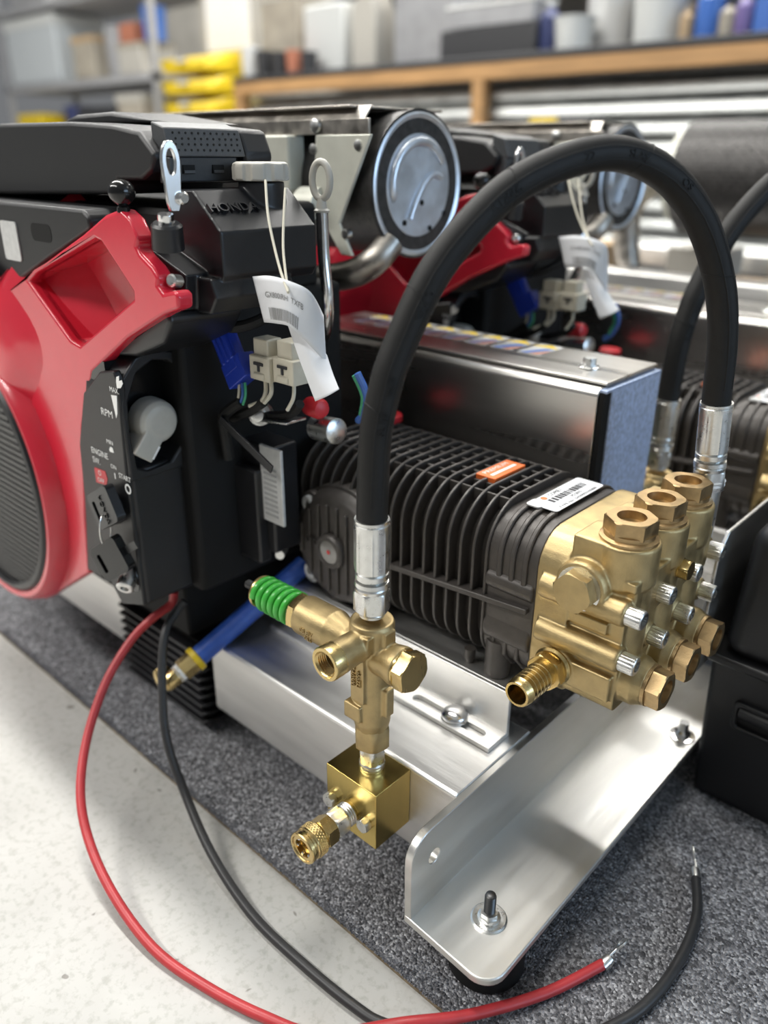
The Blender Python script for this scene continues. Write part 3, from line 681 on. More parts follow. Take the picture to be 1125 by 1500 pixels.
lug((12.5, 14.95, -10.35), (-.6, .85, .3), bc, (.8, .5, .2))

# ------------------------------------------------------------------ blue hose with elbow, finned regulator
bh = root('drain_hose', (-27, -5, -2.4), 'blue drain hose with yellow band and brass elbow beside the tube end', 'hose')
e0 = V(-27.4, -4.6, -1.3); e1 = V(-25.0, 8.9, 5.6); dd = (e1 - e0).normalized()
MB().tube([e0 + dd * 2.6, e0.lerp(e1, .6), e1], .92, 24, 6).build('tubing', 'blue_hose', bh)
MB().lathe(e0 + dd * 2.2, dd, [(0, .7), (0, 1.15), (.5, 1.15), (.6, .95)], 28).build('yellow_band', 'yellow_plastic', bh)
MB().hexa(e0 + dd * .9, dd, 1.4, 1.75, .1, .2).build('hex_fitting', 'brass_bright', bh)
MB().lathe(e0 + dd * .35, dd, [(0, .7), (.05, .86), (.15, .76), (.25, .86), (.35, .76), (.45, .84), (.6, .8)], 24).build('thread_tape', 'white_tape', bh)
MB().tube([e0 + dd * .6, e0 - dd * .1, e0 - dd * .5 + V(-.2, 0, -.1), e0 - dd * .7 + V(-1.0, .3, -.1), e0 - dd * .7 + V(-1.7, .6, 0)], .8, 20, 4).build('elbow', 'brass_bright', bh)
rg = root('finned_regulator', (-36.5, 1.5, -9.8), 'black finned metal block between the tubes under the engine', 'heat sink')
MB().box(-42.3, -29.5, 0, 7, -9.8, -1).build('core', 'matte_black', rg)
for k in range(9):
    zz = -9.6 + k * .98
    MB().prism([(-42.6, -1.1), (-29.2, -1.1), (-28.8, .2), (-28.8, 7), (-42.6, 7)], (0, 0, zz), X, Y, Z * .34).build('fin', 'black_satin', rg, bevel=.06, seg=1)

# ------------------------------------------------------------------ petrol engine
en = root('petrol_engine', (-50, 8, 0), 'large twin cylinder petrol engine with red fan cover and black control box', 'engine')
FX, FZ = -54.0, 12.0                                     # fan axis
# red cover: framed plate with an air scoop, plus the domed fan shroud
ro = [(-45.3, 29.5), (-36.8, 32.7), (-29.9, 35.3), (-26.4, 36.8), (-24.6, 37.2), (-23.6, 36.7), (-22.8, 35.5), (-23.1, 35.0), (-22.8, 34.6), (-21.5, 33.9), (-20.9, 33.3), (-21.1, 32.8), (-20.6, 32.4), (-19.3, 32.7), (-18.9, 32.4), (-19.0, 31.6),
      (-20.8, 31.0), (-25.6, 28.8), (-31.3, 25.4), (-34.3, 20.4), (-35.0, 17.6), (-34.2, 17.0), (-34.2, 16.0), (-35.5, 15.2), (-36.4, 11.7), (-37.4, 5.9), (-48.2, -1.2), (-59.3, -2.6), (-72, 2), (-76, 12), (-72, 25), (-58, 33)]
scoop = [(-39.5, 31.2), (-38.0, 32.0), (-28.2, 35.2), (-27.4, 35.0), (-24.1, 32.1), (-24.2, 31.6), (-32.6, 27.2), (-34, 27.4)]
cov = MB().prism(ro, (0, -6, 0), X, Z, Y * 1.2, [scoop, circ(FX, FZ, 13.0, 48)])
rcov = cov.build('red_cover', 'red_paint', en, bevel=.4, seg=3)
cxs, czs = sum(p[0] for p in scoop) / len(scoop), sum(p[1] for p in scoop) / len(scoop)
MB().prism([(cxs + (a - cxs) * 1.035, czs + (b_ - czs) * 1.035) for a, b_ in scoop], (0, -5.4, 0), X, Z, Y * 4, [scoop]).build('scoop_wall', 'red_paint', rcov, smooth=0)
MB().prism([(-40, 30), (-38, 32.4), (-28.2, 35.6), (-23.8, 32.2), (-32.6, 26.9)], (0, -2.6, 0), X, Z, Y * .3).build('scoop_floor', 'red_paint', rcov, smooth=0)
def shroud(u, v):
    """domed sector of the fan shroud that shows in the scoop; blends into the plate at its edge"""
    pr3 = [(13.2, 7.3), (14.5, 7.35), (17, 7.1), (19.4, 6.6), (21.2, 6.0), (23.2, 5.1), (25.4, 3.9), (27.6, 2.4), (29.2, .5)]
    q = v * (len(pr3) - 1); i = min(int(q), len(pr3) - 2); r = pr3[i][0] + (pr3[i + 1][0] - pr3[i][0]) * (q - i); y = pr3[i][1] + (pr3[i + 1][1] - pr3[i][1]) * (q - i)
    deg = 33 + 92 * u; a = math.radians(deg); e = min(u / .2, 1, (1 - u) / .2); y = 5.6 + (y - 5.6) * (e * e * (3 - 2 * e)) if y > 5.6 else y
    return (FX + r * math.cos(a), -y, FZ + r * math.sin(a))
def shroud_part(u, v):
    """only the sector behind the scoop reaches down into it"""
    return shroud(u, v * (1 if u < .33 else .5))
MB().grid(shroud_part, 60, 24).build('fan_shroud', 'red_paint', rcov, smooth=60)
MB().lathe((FX, 0, FZ), -Y, [(7.0, 12.7), (7.5, 13.0), (7.55, 13.5), (7.0, 14.0), (5.8, 14.3)], 96, cap=(False, False)).build('shroud_lip', 'red_paint', rcov)
MB().prism([(-26.2, 33.2), (-25.8, 33.4), (-24.0, 31.9), (-24.4, 31.6)], (0, -5.4, 0), X, Z, Y * 2.5).build('scoop_rib', 'red_paint', rcov, bevel=.06)
gr = MB().lathe((FX, 0, FZ), -Y, [(4.0, 12.9), (7.3, 12.9), (7.7, 12.6), (7.8, 12.2), (7.5, 11.9), (7.2, 11.9)], 72).build('grille_rim', 'black_satin', en)
MB().lathe((FX, 0, FZ), -Y, [(6.4, 12), (6.5, 12)], 48).build('grille_backing', 'matte_black', gr)
lat = MB()
k = -11.6
while k < 11.7:
    h = math.sqrt(max(.01, 12.1 ** 2 - k * k))
    lat.box(FX + k - .11, FX + k + .11, -7.2, -6.9, FZ - h, FZ + h); lat.box(FX - h, FX + h, -7.3, -7.0, FZ + k - .11, FZ + k + .11); k += .62
o_ = lat.build('grille_mesh', 'black_satin', gr, smooth=0); o_['kind'] = 'stuff'
# black surround and control box
MB().prism([(-38.5, 6.3), (-33, 6.6), (-32.6, 7), (-32.6, 25.2), (-29, 26.9), (-26.0, 27.3), (-22.4, 28.8), (-21.2, 30.4), (-21.6, 31.0), (-25.3, 29.2), (-31.9, 25.9), (-35.2, 20.4), (-37, 12)], (0, -5.2, 0), X, Z, Y * 6).build('surround', 'black_satin', en, bevel=.5, seg=3)
cb = root('control_box', (-31, -2, 5), '', '')
for k_ in ('label', 'category'): del cb[k_]
cb.parent = en; cb.location = (0, 0, 0); BASE[cb.name] = BASE[en.name]
fp = [(-36.9, 6.6), (-32.9, 6.9), (-31.4, 5.3), (-27.75, 6.6), (-27.75, 18.3), (-27.2, 25.4), (-27.6, 26.2), (-29.6, 25.8), (-32.6, 23.6), (-34.6, 19), (-35.4, 13)]
MB().prism(fp, (0, -6.3, 0), X, Z, Y * .6).build('front_panel', 'black_plastic', cb, bevel=.12)
MB().prism([(-32.6, 6.4), (-27.6, 6.6), (-27.6, 18.4), (-32.6, 18.4)], (0, -6.0, 0), X, Z, Y * 5.8).build('lower_housing', 'black_plastic', cb, bevel=.3, seg=3)
MB().box(-32.6, -27.75, -.3, 2.5, 7.2, 24.6).build('rear_housing', 'black_plastic', cb, bevel=.3, seg=3)
hood_out = [(-6.15, 17.6), (-.3, 17.6), (-.3, 24.6), (-.6, 26.0), (-1.4, 26.9), (-3.0, 27.3), (-4.6, 26.9), (-5.8, 25.6), (-6.2, 23.6)]
hood_in = [(-5.5, 18.6), (-4.6, 18.1), (-2.6, 18.3), (-1.3, 19.6), (-.9, 21.2), (-.9, 24.4), (-1.2, 25.7), (-1.9, 26.3), (-3.2, 26.5), (-4.6, 25.8), (-5.6, 23.8), (-5.75, 21)]
MB().prism(hood_out, (-32.5, 0, 0), Y, Z, X * 5.2, [hood_in]).build('knob_hood', 'black_plastic', cb, bevel=.16, seg=3)
MB().box(-32.5, -29.4, -5.95, -.5, 17.9, 26.5).build('recess', 'black_gloss', cb)
kc = V(-29.0, -3.2, 21.7)
kn_ = MB().lathe(kc, X, [(0, 1.75), (1.0, 1.75), (1.6, 1.65), (1.95, 1.35), (2.05, .9)], 36)
pd = V(0, -.62, -.78).normalized(); pw = V(0, -.78, .62).normalized()
kn_.obox(kc + X * 1.05 + pd * 1.45, X * .95, pd * 1.6, pw * .85)
knob = kn_.build('throttle_knob', 'light_grey_plastic', cb, remesh=.07, relax=8)
MB().obox(kc + X * 1.75 + pd * 2.2 - pw * .76, X * .3, pd * .55, pw * .08).build('pointer_mark', 'print_white', cb)
T = MB(); yt = -6.33
for s_, x_, z_, sz, wd_ in (('MAX.', -27.75, 24.75, .55, 1.25), ('RPM', -29.3, 22.7, .8, 1.6), ('MIN', -29.5, 20.35, .5, .9), ('ENGINE', -31.35, 19.0, .72, 2.5), ('SW.', -32.05, 18.2, .72, 1.1), ('ON', -29.45, 18.35, .5, .8), ('I', -29.4, 17.6, .7, .16), ('START', -27.95, 17.85, .6, 1.7)):
    T.text(s_, (x_, yt, z_), X, Z, sz, .3, width=wd_)
T.prism([(-28.3, 24.3), (-27.5, 24.4), (-27.75, 23.0), (-28.0, 22.6)], (0, yt, 0), X, Z, Y * .03)
T.prism([(-27.3, 25.0), (-26.8, 25.1), (-26.4, 25.5), (-26.5, 25.75), (-26.9, 25.6), (-26.8, 26.0), (-27.2, 25.85), (-27.3, 25.5)], (0, yt, 0), X, Z, Y * .03)      # running animal mark
T.prism([(-29.75, 19.7), (-29.5, 20.0), (-29.2, 19.95), (-29.1, 19.6), (-29.6, 19.55)], (0, yt, 0), X, Z, Y * .03)
T.prism(circ(-27.7, 17.0, .42, 18), (0, yt, 0), X, Z, Y * .03, [circ(-27.7, 17.0, .27, 18)])
T.build('printing', 'print_white', cb, smooth=0)
offp = MB().prism([(-32.6, 16.2), (-31.0, 16.4), (-30.7, 17.0), (-30.9, 17.6), (-32.6, 17.5)], (0, yt, 0), X, Z, Y * .04).build('off_patch', 'red_plastic', cb, smooth=0)
MB().text('O', (-31.8, yt - .02, 17.2), X, Z, .6, .1).text('OFF', (-31.75, yt - .02, 16.6), X, Z, .5, .1, width=1.0).build('off_lettering', 'print_white', cb, smooth=0)
# key switch and lock barrel
MB().lathe((-30.4, -6.3, 14.9), -Y, [(0, 1.6), (.35, 1.6), (.5, 1.45), (.5, .8)], 32).build('key_switch', 'black_satin', cb)
MB().lathe((-29.2, -6.2, 9.2), V(.5, -.75, -.45), [(0, .72), (1.6, .72), (1.7, .6), (1.7, .35), (1.3, .3)], 24).build('lock_barrel', 'zinc', cb)
MB().prism(rrect(-30.4, -28.0, 7.6, 10.6, .8, 4), (0, -6.35, 0), X, Z, Y * .2, [rrect(-30.1, -28.3, 7.9, 10.3, .7, 4)]).build('lock_bezel', 'black_gloss', cb)
def key_head(mb, c, ex, ez, n, s=1.0):
    c, ex, ez, n = Vector(c), Vector(ex).normalized(), Vector(ez).normalized(), Vector(n).normalized()
    return mb.prism(rrect(-1.45 * s, 1.45 * s, -1.15 * s, 1.15 * s, .45, 5), c, ex, ez, n * .75, [rrect(-1.0 * s, -.62 * s, -.62 * s, .62 * s, .15, 3)])
ig = root('ignition_key', (-29.4, -7.4, 13.5), 'black plastic headed key turned in the engine switch', 'key', 'ignition keys')
ax1, az1 = V(.86, 0, .50), V(-.50, 0, .86)
key_head(MB(), (-29.5, -7.0, 15.3), ax1, az1, -Y, 1.3).build('head', 'black_satin', ig, bevel=.15, seg=3)
MB().text('HONDA', V(-29.15, -7.78, 15.3), V(.50, 0, -.86), V(.86, 0, .5), .7, .8, width=2.3).build('embossing', 'black_gloss', ig, smooth=0)
MB().box(-29.7, -29.1, -7.1, -6.5, 14.9, 15.1).lathe((-29.5, -7.05, 15.2), Y, [(0, .5), (.6, .5)], 20).build('blade', 'zinc', ig)
ik = root('ignition_key', (-29.2, -8, 9.5), 'second black key hanging from the wire key ring', 'key', 'ignition keys')
ax2 = V(.80, .15, .55); az2 = V(-.52, -.1, .84)
key_head(MB(), (-29.2, -7.3, 11.1), ax2, az2, V(.2, -1, -.1), 1.3).build('head', 'black_gloss', ik, bevel=.15, seg=3)
MB().obox((-26.9, -7.1, 12.6), V(.80, .15, .55) * .7, V(-.52, -.1, .84) * .32, V(.02, -.06, .01)).build('blade', 'dark_steel', ik)
rp = [V(-29.75, -7.6, 13.3) + V(.35, -.6, .1) * (1.15 * math.cos(a)) + V(.15, 0, 1.45) * math.sin(a) for a in [2 * PI * k / 24 for k in range(25)]]
tag(MB().tube(rp, .055, 8, 1).build('key_ring', 'zinc'), 'thin steel wire ring joining two black keys', 'key ring')
# engine block in the shadow behind
eb = MB().box(-76, -26.2, -1.5, 15.5, 6.3, 30.5).box(-76, -26.4, -1.4, 13, 30.2, 37)
eb.build('engine_block', 'matte_black', en, bevel=.5)
MB().box(-72, -30, -1, 20, .02, 6.4).build('sump', 'matte_black', en, bevel=.3)
# air cleaner
ao = [(-76, 42.2), (-39.7, 42.4), (-30, 42.35), (-24.9, 42.1), (-21.9, 41.7), (-20.4, 40.4), (-20.9, 39.5), (-22.1, 38.95), (-24.9, 38.9), (-25.2, 38.05), (-41.8, 37.5), (-76, 37.2)]
MB().prism(ao, (0, -5.6, 0), X, Z, Y * 8.5).resize(1.1, (-18, 0, 38), (-4.3, 3.4, -.25)).build('air_cleaner_cover', 'black_plastic', en, bevel=.3, seg=3)
MB().prism([(-40, 42.2), (-36, 43.0), (-31, 43.1), (-24, 42.3)], (0, -2, 0), X, Z, Y * 6).resize(1.1, (-18, 0, 38), (-4.3, 3.4, -.25)).build('cover_crown', 'black_plastic', en, bevel=.3)
gp = MB().prism([(-21.6, 42.25), (-20.3, 41.9), (-19.7, 40.3), (-21.6, 40.3)], (0, -4.9, 0), X, Z, Y * 5.6).resize(1.1, (-18, 0, 38), (-4.3, 3.4, -.25)).build('grey_panel', 'grey_plastic', en, bevel=.1)
dn = V(1.6, 0, .6).normalized(); dz = V(-.6, 0, 1.6).normalized()
for r_ in range(4):
    for c_ in range(11):
        p = V(-20.18 + 0, -4.35 + c_ * .46 + (.1 if r_ % 2 else 0), 41.62) + V(.155, 0, -.42) * r_ * .75
        MB().lathe(p, dn, [(0, .07), (.03, .07)], 10).resize(1.1, (-18, 0, 38), (-4.3, 3.4, -.25)).build('dimple', 'matte_black', gp, smooth=0)
lowp = MB().prism([(-20.9, 40.3), (-19.9, 40.28), (-20.1, 38.9), (-21.2, 38.8)], (0, -4.9, 0), X, Z, Y * 5.0).resize(1.1, (-18, 0, 38), (-4.3, 3.4, -.25)).build('lower_panel', 'grey_plastic', en, bevel=.08)
for yy in (-3.6, -1.4):
    MB().box(-20.2, -19.86, yy - .42, yy + .42, 39.35, 39.85).resize(1.1, (-18, 0, 38), (-4.3, 3.4, -.25)).build('latch_slot', 'matte_black', lowp)
    MB().box(-20.2, -19.80, yy - .38, yy + .38, 39.38, 39.55).resize(1.1, (-18, 0, 38), (-4.3, 3.4, -.25)).build('latch', 'grey_plastic', lowp)
MB().prism([(-24, 42.2), (-20.4, 41.9), (-19.7, 40.4), (-20.2, 38.8), (-24, 38.6)], (0, .7, 0), X, Z, Y * 2.3).resize(1.1, (-18, 0, 38), (-4.3, 3.4, -.25)).build('end_cap', 'black_plastic', en, bevel=.3)
MB().prism([(-76, 36.9), (-30.5, 36.9), (-29.8, 36.4), (-29.8, 35.6), (-36.5, 33.2), (-45, 30), (-76, 28)], (0, -5.4, 0), X, Z, Y * 6).build('side_panel', 'black_plastic', en, bevel=.25)
MB().prism(rrect(-44.0, -41.2, 32.5, 35.5, .3, 4), (0, -5.5, 0), X, Z, Y * .2).build('badge_plate', 'label_silver', en)
MB().prism(rrect(-38.8, -35.6, 34.3, 35.6, .5, 4), (0, -5.42, 0), X, Z, Y * .1).build('side_slot', 'matte_black', en)
# control ball, lifting eye
MB().lathe((-24.7, -5.6, 37.0), Z, [(0, .42), (.3, .42), (.42, .3), (.6, .55), (.85, .78), (1.2, .88), (1.6, .78), (1.85, .5), (1.98, .1)], 24).build('choke_ball', 'black_gloss', en)
ey = [(-.75 * math.cos(a), 1.55 * math.sin(a) + 0) for a in [k * PI / 12 for k in range(13)]] + [(.7, -1.0), (.55, -3.0), (.35, -3.6), (-.35, -3.6), (-.55, -3.0), (-.7, -1.0)]
MB().prism(ey, (-19.2, -5.9, 39.9), V(.25, 1, 0).normalized(), Z, X * .35, [[(.36 * math.cos(a), .95 * math.sin(a)) for a in [k * PI / 8 for k in range(16)]]]).resize(.8, (-19.2, -5.9, 40.4), (-2.6, 2.1, 0)).build('lifting_eye', 'chrome', en, bevel=.06)
MB().lathe((-21.4, -3.4, 37.9), X, [(-.6, .4), (.3, .4), (.4, .28)], 16).build('eye_bolt', 'chrome', en)
# rocker cover with raised name
vcb = MB()
vcb.prism([(-20.6, 33.0), (-15.8, 33.2), (-15.4, 33.8), (-15.4, 36.3), (-17.9, 38.5), (-20.6, 38.5)], (0, -4.9, 0), X, Z, Y * 7.6)
vcb.prism([(-20.6, 31.5), (-15.9, 31.6), (-15.2, 32.6), (-15.7, 33.7), (-20.6, 33.7)], (0, -5.7, 0), X, Z, Y * 6.2)
vcb.prism([(-20.6, 31.0), (-17.2, 31.8), (-16.9, 33.9), (-20.6, 35.2)], (0, -6.6, 0), X, Z, Y * 2.2)
vcb.lathe((-18.0, .45, 34.5), Z, [(0, 1.5), (4.4, 1.45)], 32)
rocker = vcb.resize(1.1, (-18, 0, 38), (-4.3, 3.4, -.25)).build('rocker_cover', 'black_satin', en, remesh=.09, relax=7)
MB().text('HONDA', V(-16.62, -2.95, 37.48), Y, V(-2.5, 0, 2.2), .95, 1.2, width=3.6).resize(1.1, (-18, 0, 38), (-4.3, 3.4, -.25)).build('raised_name', 'black_satin', rocker, smooth=0)
MB().lathe((-17.0, -6.8, 34.9), V(.2, -.1, 1), [(0, .95), (1.3, .9), (1.45, .75)], 24).resize(1.1, (-18, 0, 38), (-4.7, 2.9, .35)).build('screw_boss', 'black_satin', rocker)
hexbolt((-21.3, -4.75, 36.5), V(.2, -.1, 1).normalized(), en, .9, .55, 'chrome', 'cover_bolt')
MB().lathe((-20.5, -5.2, 33.1), V(.3, -1, .2), [(-.6, .42), (.15, .42), (.25, .3)], 16).build('cover_screw', 'zinc', en)
MB().lathe((-34.75, -5.9, 16.5), -Y, [(-.6, .55), (.1, .55), (.16, .4)], 16).build('cover_screw', 'zinc', en)
cap = MB(); n = 64; rows = [(0, 1.68, 0), (.1, 1.8, 1), (.75, 1.8, 1), (1.0, 1.72, .4), (1.1, 1.5, 0)]
for t, r0, kf in rows:
    for k in range(n):
        a = 2 * PI * k / n; q = (a / (2 * PI) * 8) % 1; rr = r0 - kf * (.16 if .3 < q < .7 else 0)
        cap.v.append(V(-18.0 + rr * math.cos(a), .45 + rr * math.sin(a), 38.95 + t))
for i in range(len(rows) - 1):
    for k in range(n):
        a, d = i * n + k, i * n + (k + 1) % n; cap.f.append((a, d, d + n, a + n))
cap.f.append(tuple((len(rows) - 1) * n + k for k in range(n))); cap.f.append(tuple(reversed(range(n))))
cap.resize(1.1, (-18, 0, 38), (-4.3, 3.4, -.25)).build('oil_filler_cap', 'light_grey_plastic', en, bevel=.05, smooth=30)
# dipstick
dp = V(-17.3, 5.0, 0)
ds = MB().tube([dp + V(0, 0, 37.0), dp + V(.1, 0, 34), dp + V(.4, 0, 31), dp + V(-.4, .6, 29), dp + V(-2.5, 2, 27.5)], .42, 16, 5).resize(1.1, (-18, 0, 38), (-4.3, 3.4, -.25)).build('dipstick_tube', 'chrome', en)
rp = [dp + V(.0, .0, 38.9) + V(-.75, -.15, 0) * (.0 + math.cos(a) * .95) + V(0, 0, 1.15) * math.sin(a) for a in [2 * PI * k / 28 for k in range(29)]]
MB().tube(rp, .24, 12, 1).lathe(dp + V(0, 0, 36.9), Z, [(0, .5), (.12, .55), (.25, .4), (.9, .26)], 20).resize(1.1, (-18, 0, 38), (-4.3, 3.4, -.25)).build('dipstick_ring', 'light_grey_plastic', en)
# wiring behind the control box
bcx, bcz, bcy = V(.62, -.12, -.78), V(.78, .1, .6), V(-.1, -1, .05)
bcn = MB().obox((-23.6, 1.2, 26.9), bcx * 1.5, bcz * .8, bcy * .55).obox((-23.9, 1.2, 27.2), bcx * 1.0, bcz * 1.0, bcy * .35).obox((-22.5, 1.2, 25.8), bcx * .95, bcz * 1.15, bcy * .7)
for q in (-.55, 0, .55): bcn.cyl(V(-24.7, 1.0, 28.2) + bcz * q, V(-23.2, .8, 26.4) + bcz * q, .3, .3, 12)
bcn.build('blue_connector', 'blue_plastic', en, bevel=.08)
cpk = MB()
for dx in (0, 2.1):
    cpk.box(-20.9 + dx, -19.3 + dx, 1.2, 2.6, 27.1, 28.5); cpk.box(-21.0 + dx, -18.9 + dx, .9, 2.8, 25.6, 27.3); cpk.box(-20.5 + dx, -19.3 + dx, .75, 1.0, 26.3, 26.8); cpk.box(-20.4 + dx, -19.4 + dx, .8, 1.0, 25.6, 26.0)
w1 = MB().box(-20.9, -19.3, 1.2, 2.6, 27.1, 28.5).box(-21.1, -18.9, .9, 2.8, 25.5, 27.3).box(-20.6, -19.4, .78, 1.0, 25.6, 26.1).build('cream_connector', 'cream_plastic', en, bevel=.12)
MB().box(-20.5, -19.5, .8, .95, 26.65, 26.85).box(-20.1, -19.9, .8, .95, 26.2, 26.8).build('latch_mark', 'print_black', w1)
again(w1, (2.25, .3, .1))
for nm, pts, r_, mt in (('white_wire', [(-20.2, 1.6, 25.5), (-20.0, 1.4, 24.6), (-20.3, 1.2, 23.9), (-21.5, 1.0, 23.3)], .16, 'cream_plastic'), ('white_wire', [(-19.6, 1.6, 25.5), (-19.4, 1.4, 24.6), (-20.0, 1.2, 23.8)], .16, 'cream_plastic'), ('white_wire', [(-17.4, 1.9, 25.5), (-17.3, 1.7, 24.6), (-17.9, 1.6, 23.6)], .14, 'cream_plastic'),
                    ('teal_wire', [(-21.9, .8, 25.0), (-21.7, .6, 24.2), (-22.2, .7, 23.4)], .12, 'bottle_blue'), ('green_wire', [(-21.6, .8, 25.1), (-21.4, .6, 24.2), (-21.9, .7, 23.4)], .1, 'green_plastic'), ('cream_wire', [(-22.3, .8, 24.9), (-22.2, .6, 24.1), (-22.6, .7, 23.4)], .1, 'cream_plastic'),
                    ('harness', [(-22.1, .8, 23.6), (-23.4, .8, 22.8), (-24.6, .8, 21.8), (-25.1, 1.2, 20.4), (-25.4, 1.6, 18)], .45, 'rubber'), ('harness', [(-20.2, 1.3, 23.8), (-22, 1.3, 22.7), (-24.5, 1.6, 21.6)], .38, 'rubber'), ('harness', [(-17.4, 2.4, 24), (-19, 2.8, 22.8), (-22, 3, 22)], .35, 'rubber'),
                    ('harness', [(-25.6, .4, 29.6), (-23.2, .6, 29.0), (-21.2, 1.6, 29.4), (-19.8, 3.2, 30.6), (-19.2, 4.0, 32)], .42, 'rubber'), ('teal_wire', [(-14.6, 5.5, 26.2), (-14.2, 6, 24.6), (-14.9, 6.5, 23.0), (-16, 7, 22.0)], .28, 'bottle_blue'), ('green_wire', [(-14.9, 5.5, 26.0), (-14.5, 6, 24.4), (-15.2, 6.5, 22.8)], .22, 'green_plastic')):
    MB().tube(pts, r_, 10, 5).build(nm, mt, en)
MB().obox((-21.6, .5, 20.4), V(2.6, .3, -1.5), V(.15, 0, .3), V(.05, -.12, 0)).build('cable_tie', 'black_satin', en, bevel=.05)
mdl = MB().box(-26.5, -22.5, 3.6, 6.4, 9.5, 19.0).box(-26.5, -23.5, 2.7, 3.9, 8.5, 17).build('ignition_module', 'black_satin', en, bevel=.2)
ml = MB().box(-23.6, -21.0, 3.3, 3.58, 12.6, 19.2).build('module_label', 'label_silver', mdl, bevel=.05)
for k in range(10): MB().box(-23.2, -21.6, 3.26, 3.3, 13.2 + k * .45, 13.4 + k * .45).build('print_line', 'print_grey', mdl, smooth=0)
MB().lathe((-22.4, 2.6, 22.1), V(.5, -.8, .2), [(-.8, .9), (0, .9), (.1, .6), (.7, .55), (.75, .4)], 20).build('bracket_bolt', 'zinc', en)
MB().obox((-21.0, 3.2, 21.9), V(2.2, 0, .3), V(0, 1.0, 0), V(0, 0, .1)).build('bracket_strap', 'zinc', en, bevel=.05)
MB().lathe((-19.2, 5.0, 22.9), V(.8, -.2, .1), [(0, .75), (1.5, .8), (1.9, .6), (2.0, .3)], 20).build('red_boot', 'red_plastic', en)
MB().lathe((-19.6, 6.0, 20.9), V(.8, -.1, .1), [(0, 1.0), (2.6, 1.0), (2.7, .8)], 20).build('starter_solenoid', 'zinc', en)
MB().lathe((-24.2, 5.8, 8.6), V(.6, -.8, .1), [(0, .4), (1.5, .4)], 12).build('drain_bolt', 'zinc', en)

# ------------------------------------------------------------------ muffler
mu = root('muffler', (-40, 23.5, 30), 'round steel muffler with a stamped end cap above the belt guard', 'muffler')
mc = V(-52, 23.4, 38.0)
MB().lathe(mc, X, [(0, 5.6), (.4, 5.95), (27.0, 5.95), (27.3, 6.1), (27.6, 6.1)], 64).build('shell', 'muffler_dark', mu)
MB().lathe(mc + X * 26.9, X, [(0, 5.9), (.75, 5.9), (.85, 5.7), (.65, 5.3), (.35, 5.15), (.35, 4.5), (.75, 4.2), (.78, .05)], 64).build('end_cap', 'muffler_cap', mu)
sw = [V(mc.x + 27.72, mc.y + 3.6 * math.cos(a), mc.z + 3.6 * math.sin(a)) for a in [math.radians(200 - 10 * k) for k in range(18)]]
MB().tube(sw, [.15] + [.42] * 16 + [.15], 12, 1).build('swirl', 'muffler_cap', mu)
MB().tube([V(mc.x + 27.72, mc.y + 2.9 - .8 * k / 3 * 2.2, mc.z + .9 - .02 * (k - 1.5) ** 2 * 6) for k in range(8)], .3, 12, 2).build('swirl', 'muffler_cap', mu)
for dy, dz_ in ((.4, -1.4), (-1.9, -3.0), (1.6, -3.6), (3.6, -2.4)):
    MB().lathe(mc + V(27.66, dy, dz_), X, [(0, .24), (.08, .24)], 12).build('rivet', 'matte_black', mu)
sh_ = MB().prism([(-60, 43.2), (-24.4, 43.2), (-24.4, 42.0), (-60, 42.0)], (0, 17.0, 0), X, Z, Y * .25).prism([(-60, 17.0), (-26.5, 17.0), (-26.5, 29), (-60, 29)], (0, 0, 44.0), X, Y, Z * .2).prism([(17.0, 43.0), (17.2, 43.0), (18.2, 44.2), (18.0, 44.2)], (-60, 0, 0), Y, Z, X * 35)
shield = sh_.build('heat_shield', 'exhaust_steel', mu, bevel=.05)
MB().lathe((-30.5, 16.95, 42.7), -Y, [(0, .6), (.25, .55), (.35, .35)], 16).build('shield_bolt', 'zinc', mu)
MB().prism([(-30.5, 42), (-27.0, 42.0), (-24.0, 42.0), (-27.8, 35), (-26.2, 32.4), (-27.6, 32.4), (-31.0, 36.5)], (0, 16.8, 0), X, Z, Y * .35).build('mount_bracket', 'painted_bracket', mu, bevel=.1)
MB().box(-38, -33.2, 16.0, 18, 31, 42).build('side_bracket', 'painted_bracket', mu, bevel=.2)
MB().lathe((-32.4, 17, 36.4), X, [(0, 1.5), (2.5, 1.5), (2.6, 1.1)], 24).build('exhaust_flange', 'painted_bracket', mu)
MB().tube([(-24.6, 20, 33.5), (-24.9, 18.6, 32.2), (-26.5, 17.8, 31.0), (-29.5, 17.3, 30.2), (-34, 17.2, 29.6)], 1.25, 20, 6).build('exhaust_pipe', 'exhaust_steel', mu)
for (x_, z_) in ((-27, 34.2), (-30.8, 40.9), (-25.4, 41.2)): MB().lathe((x_, 17.2, z_), -Y, [(0, .45), (.5, .42), (.55, .25)], 14).build('nut', 'zinc', mu)

# ------------------------------------------------------------------ swing tag on a white string
tg = root('swing_tag', (-16, 0, 25), 'curled white paper swing tag with barcode hanging from grey oil cap', 'tag', 'paper swing tags')
TR_ = [V(-22.25, 2.6, 32.44), V(-19.85, 2.2, 32.76), V(-17.94, 2.4, 32.56), V(-16.78, 3.2, 31.88), V(-17.03, 4.6, 30.09)]
BR_ = [V(-20.97, 2.4, 29.38), V(-19.12, 2.0, 29.59), V(-17.79, 2.1, 29.52), V(-17.22, 3.0, 28.47), V(-16.65, 4.4, 26.77)]
def rows_at(R, u):
    q = max(0, min(u, 1)) * (len(R) - 1); i = min(int(q), len(R) - 2); t = q - i
    p0, p1, p2, p3 = R[max(i - 1, 0)], R[i], R[i + 1], R[min(i + 2, len(R) - 1)]
    return .5 * ((2 * p1) + (p2 - p0) * t + (2 * p0 - 5 * p1 + 4 * p2 - p3) * t * t + (3 * p1 - p0 - 3 * p2 + p3) * t ** 3)
def tagsurf(u, v): return rows_at(TR_, u).lerp(rows_at(BR_, u), v)
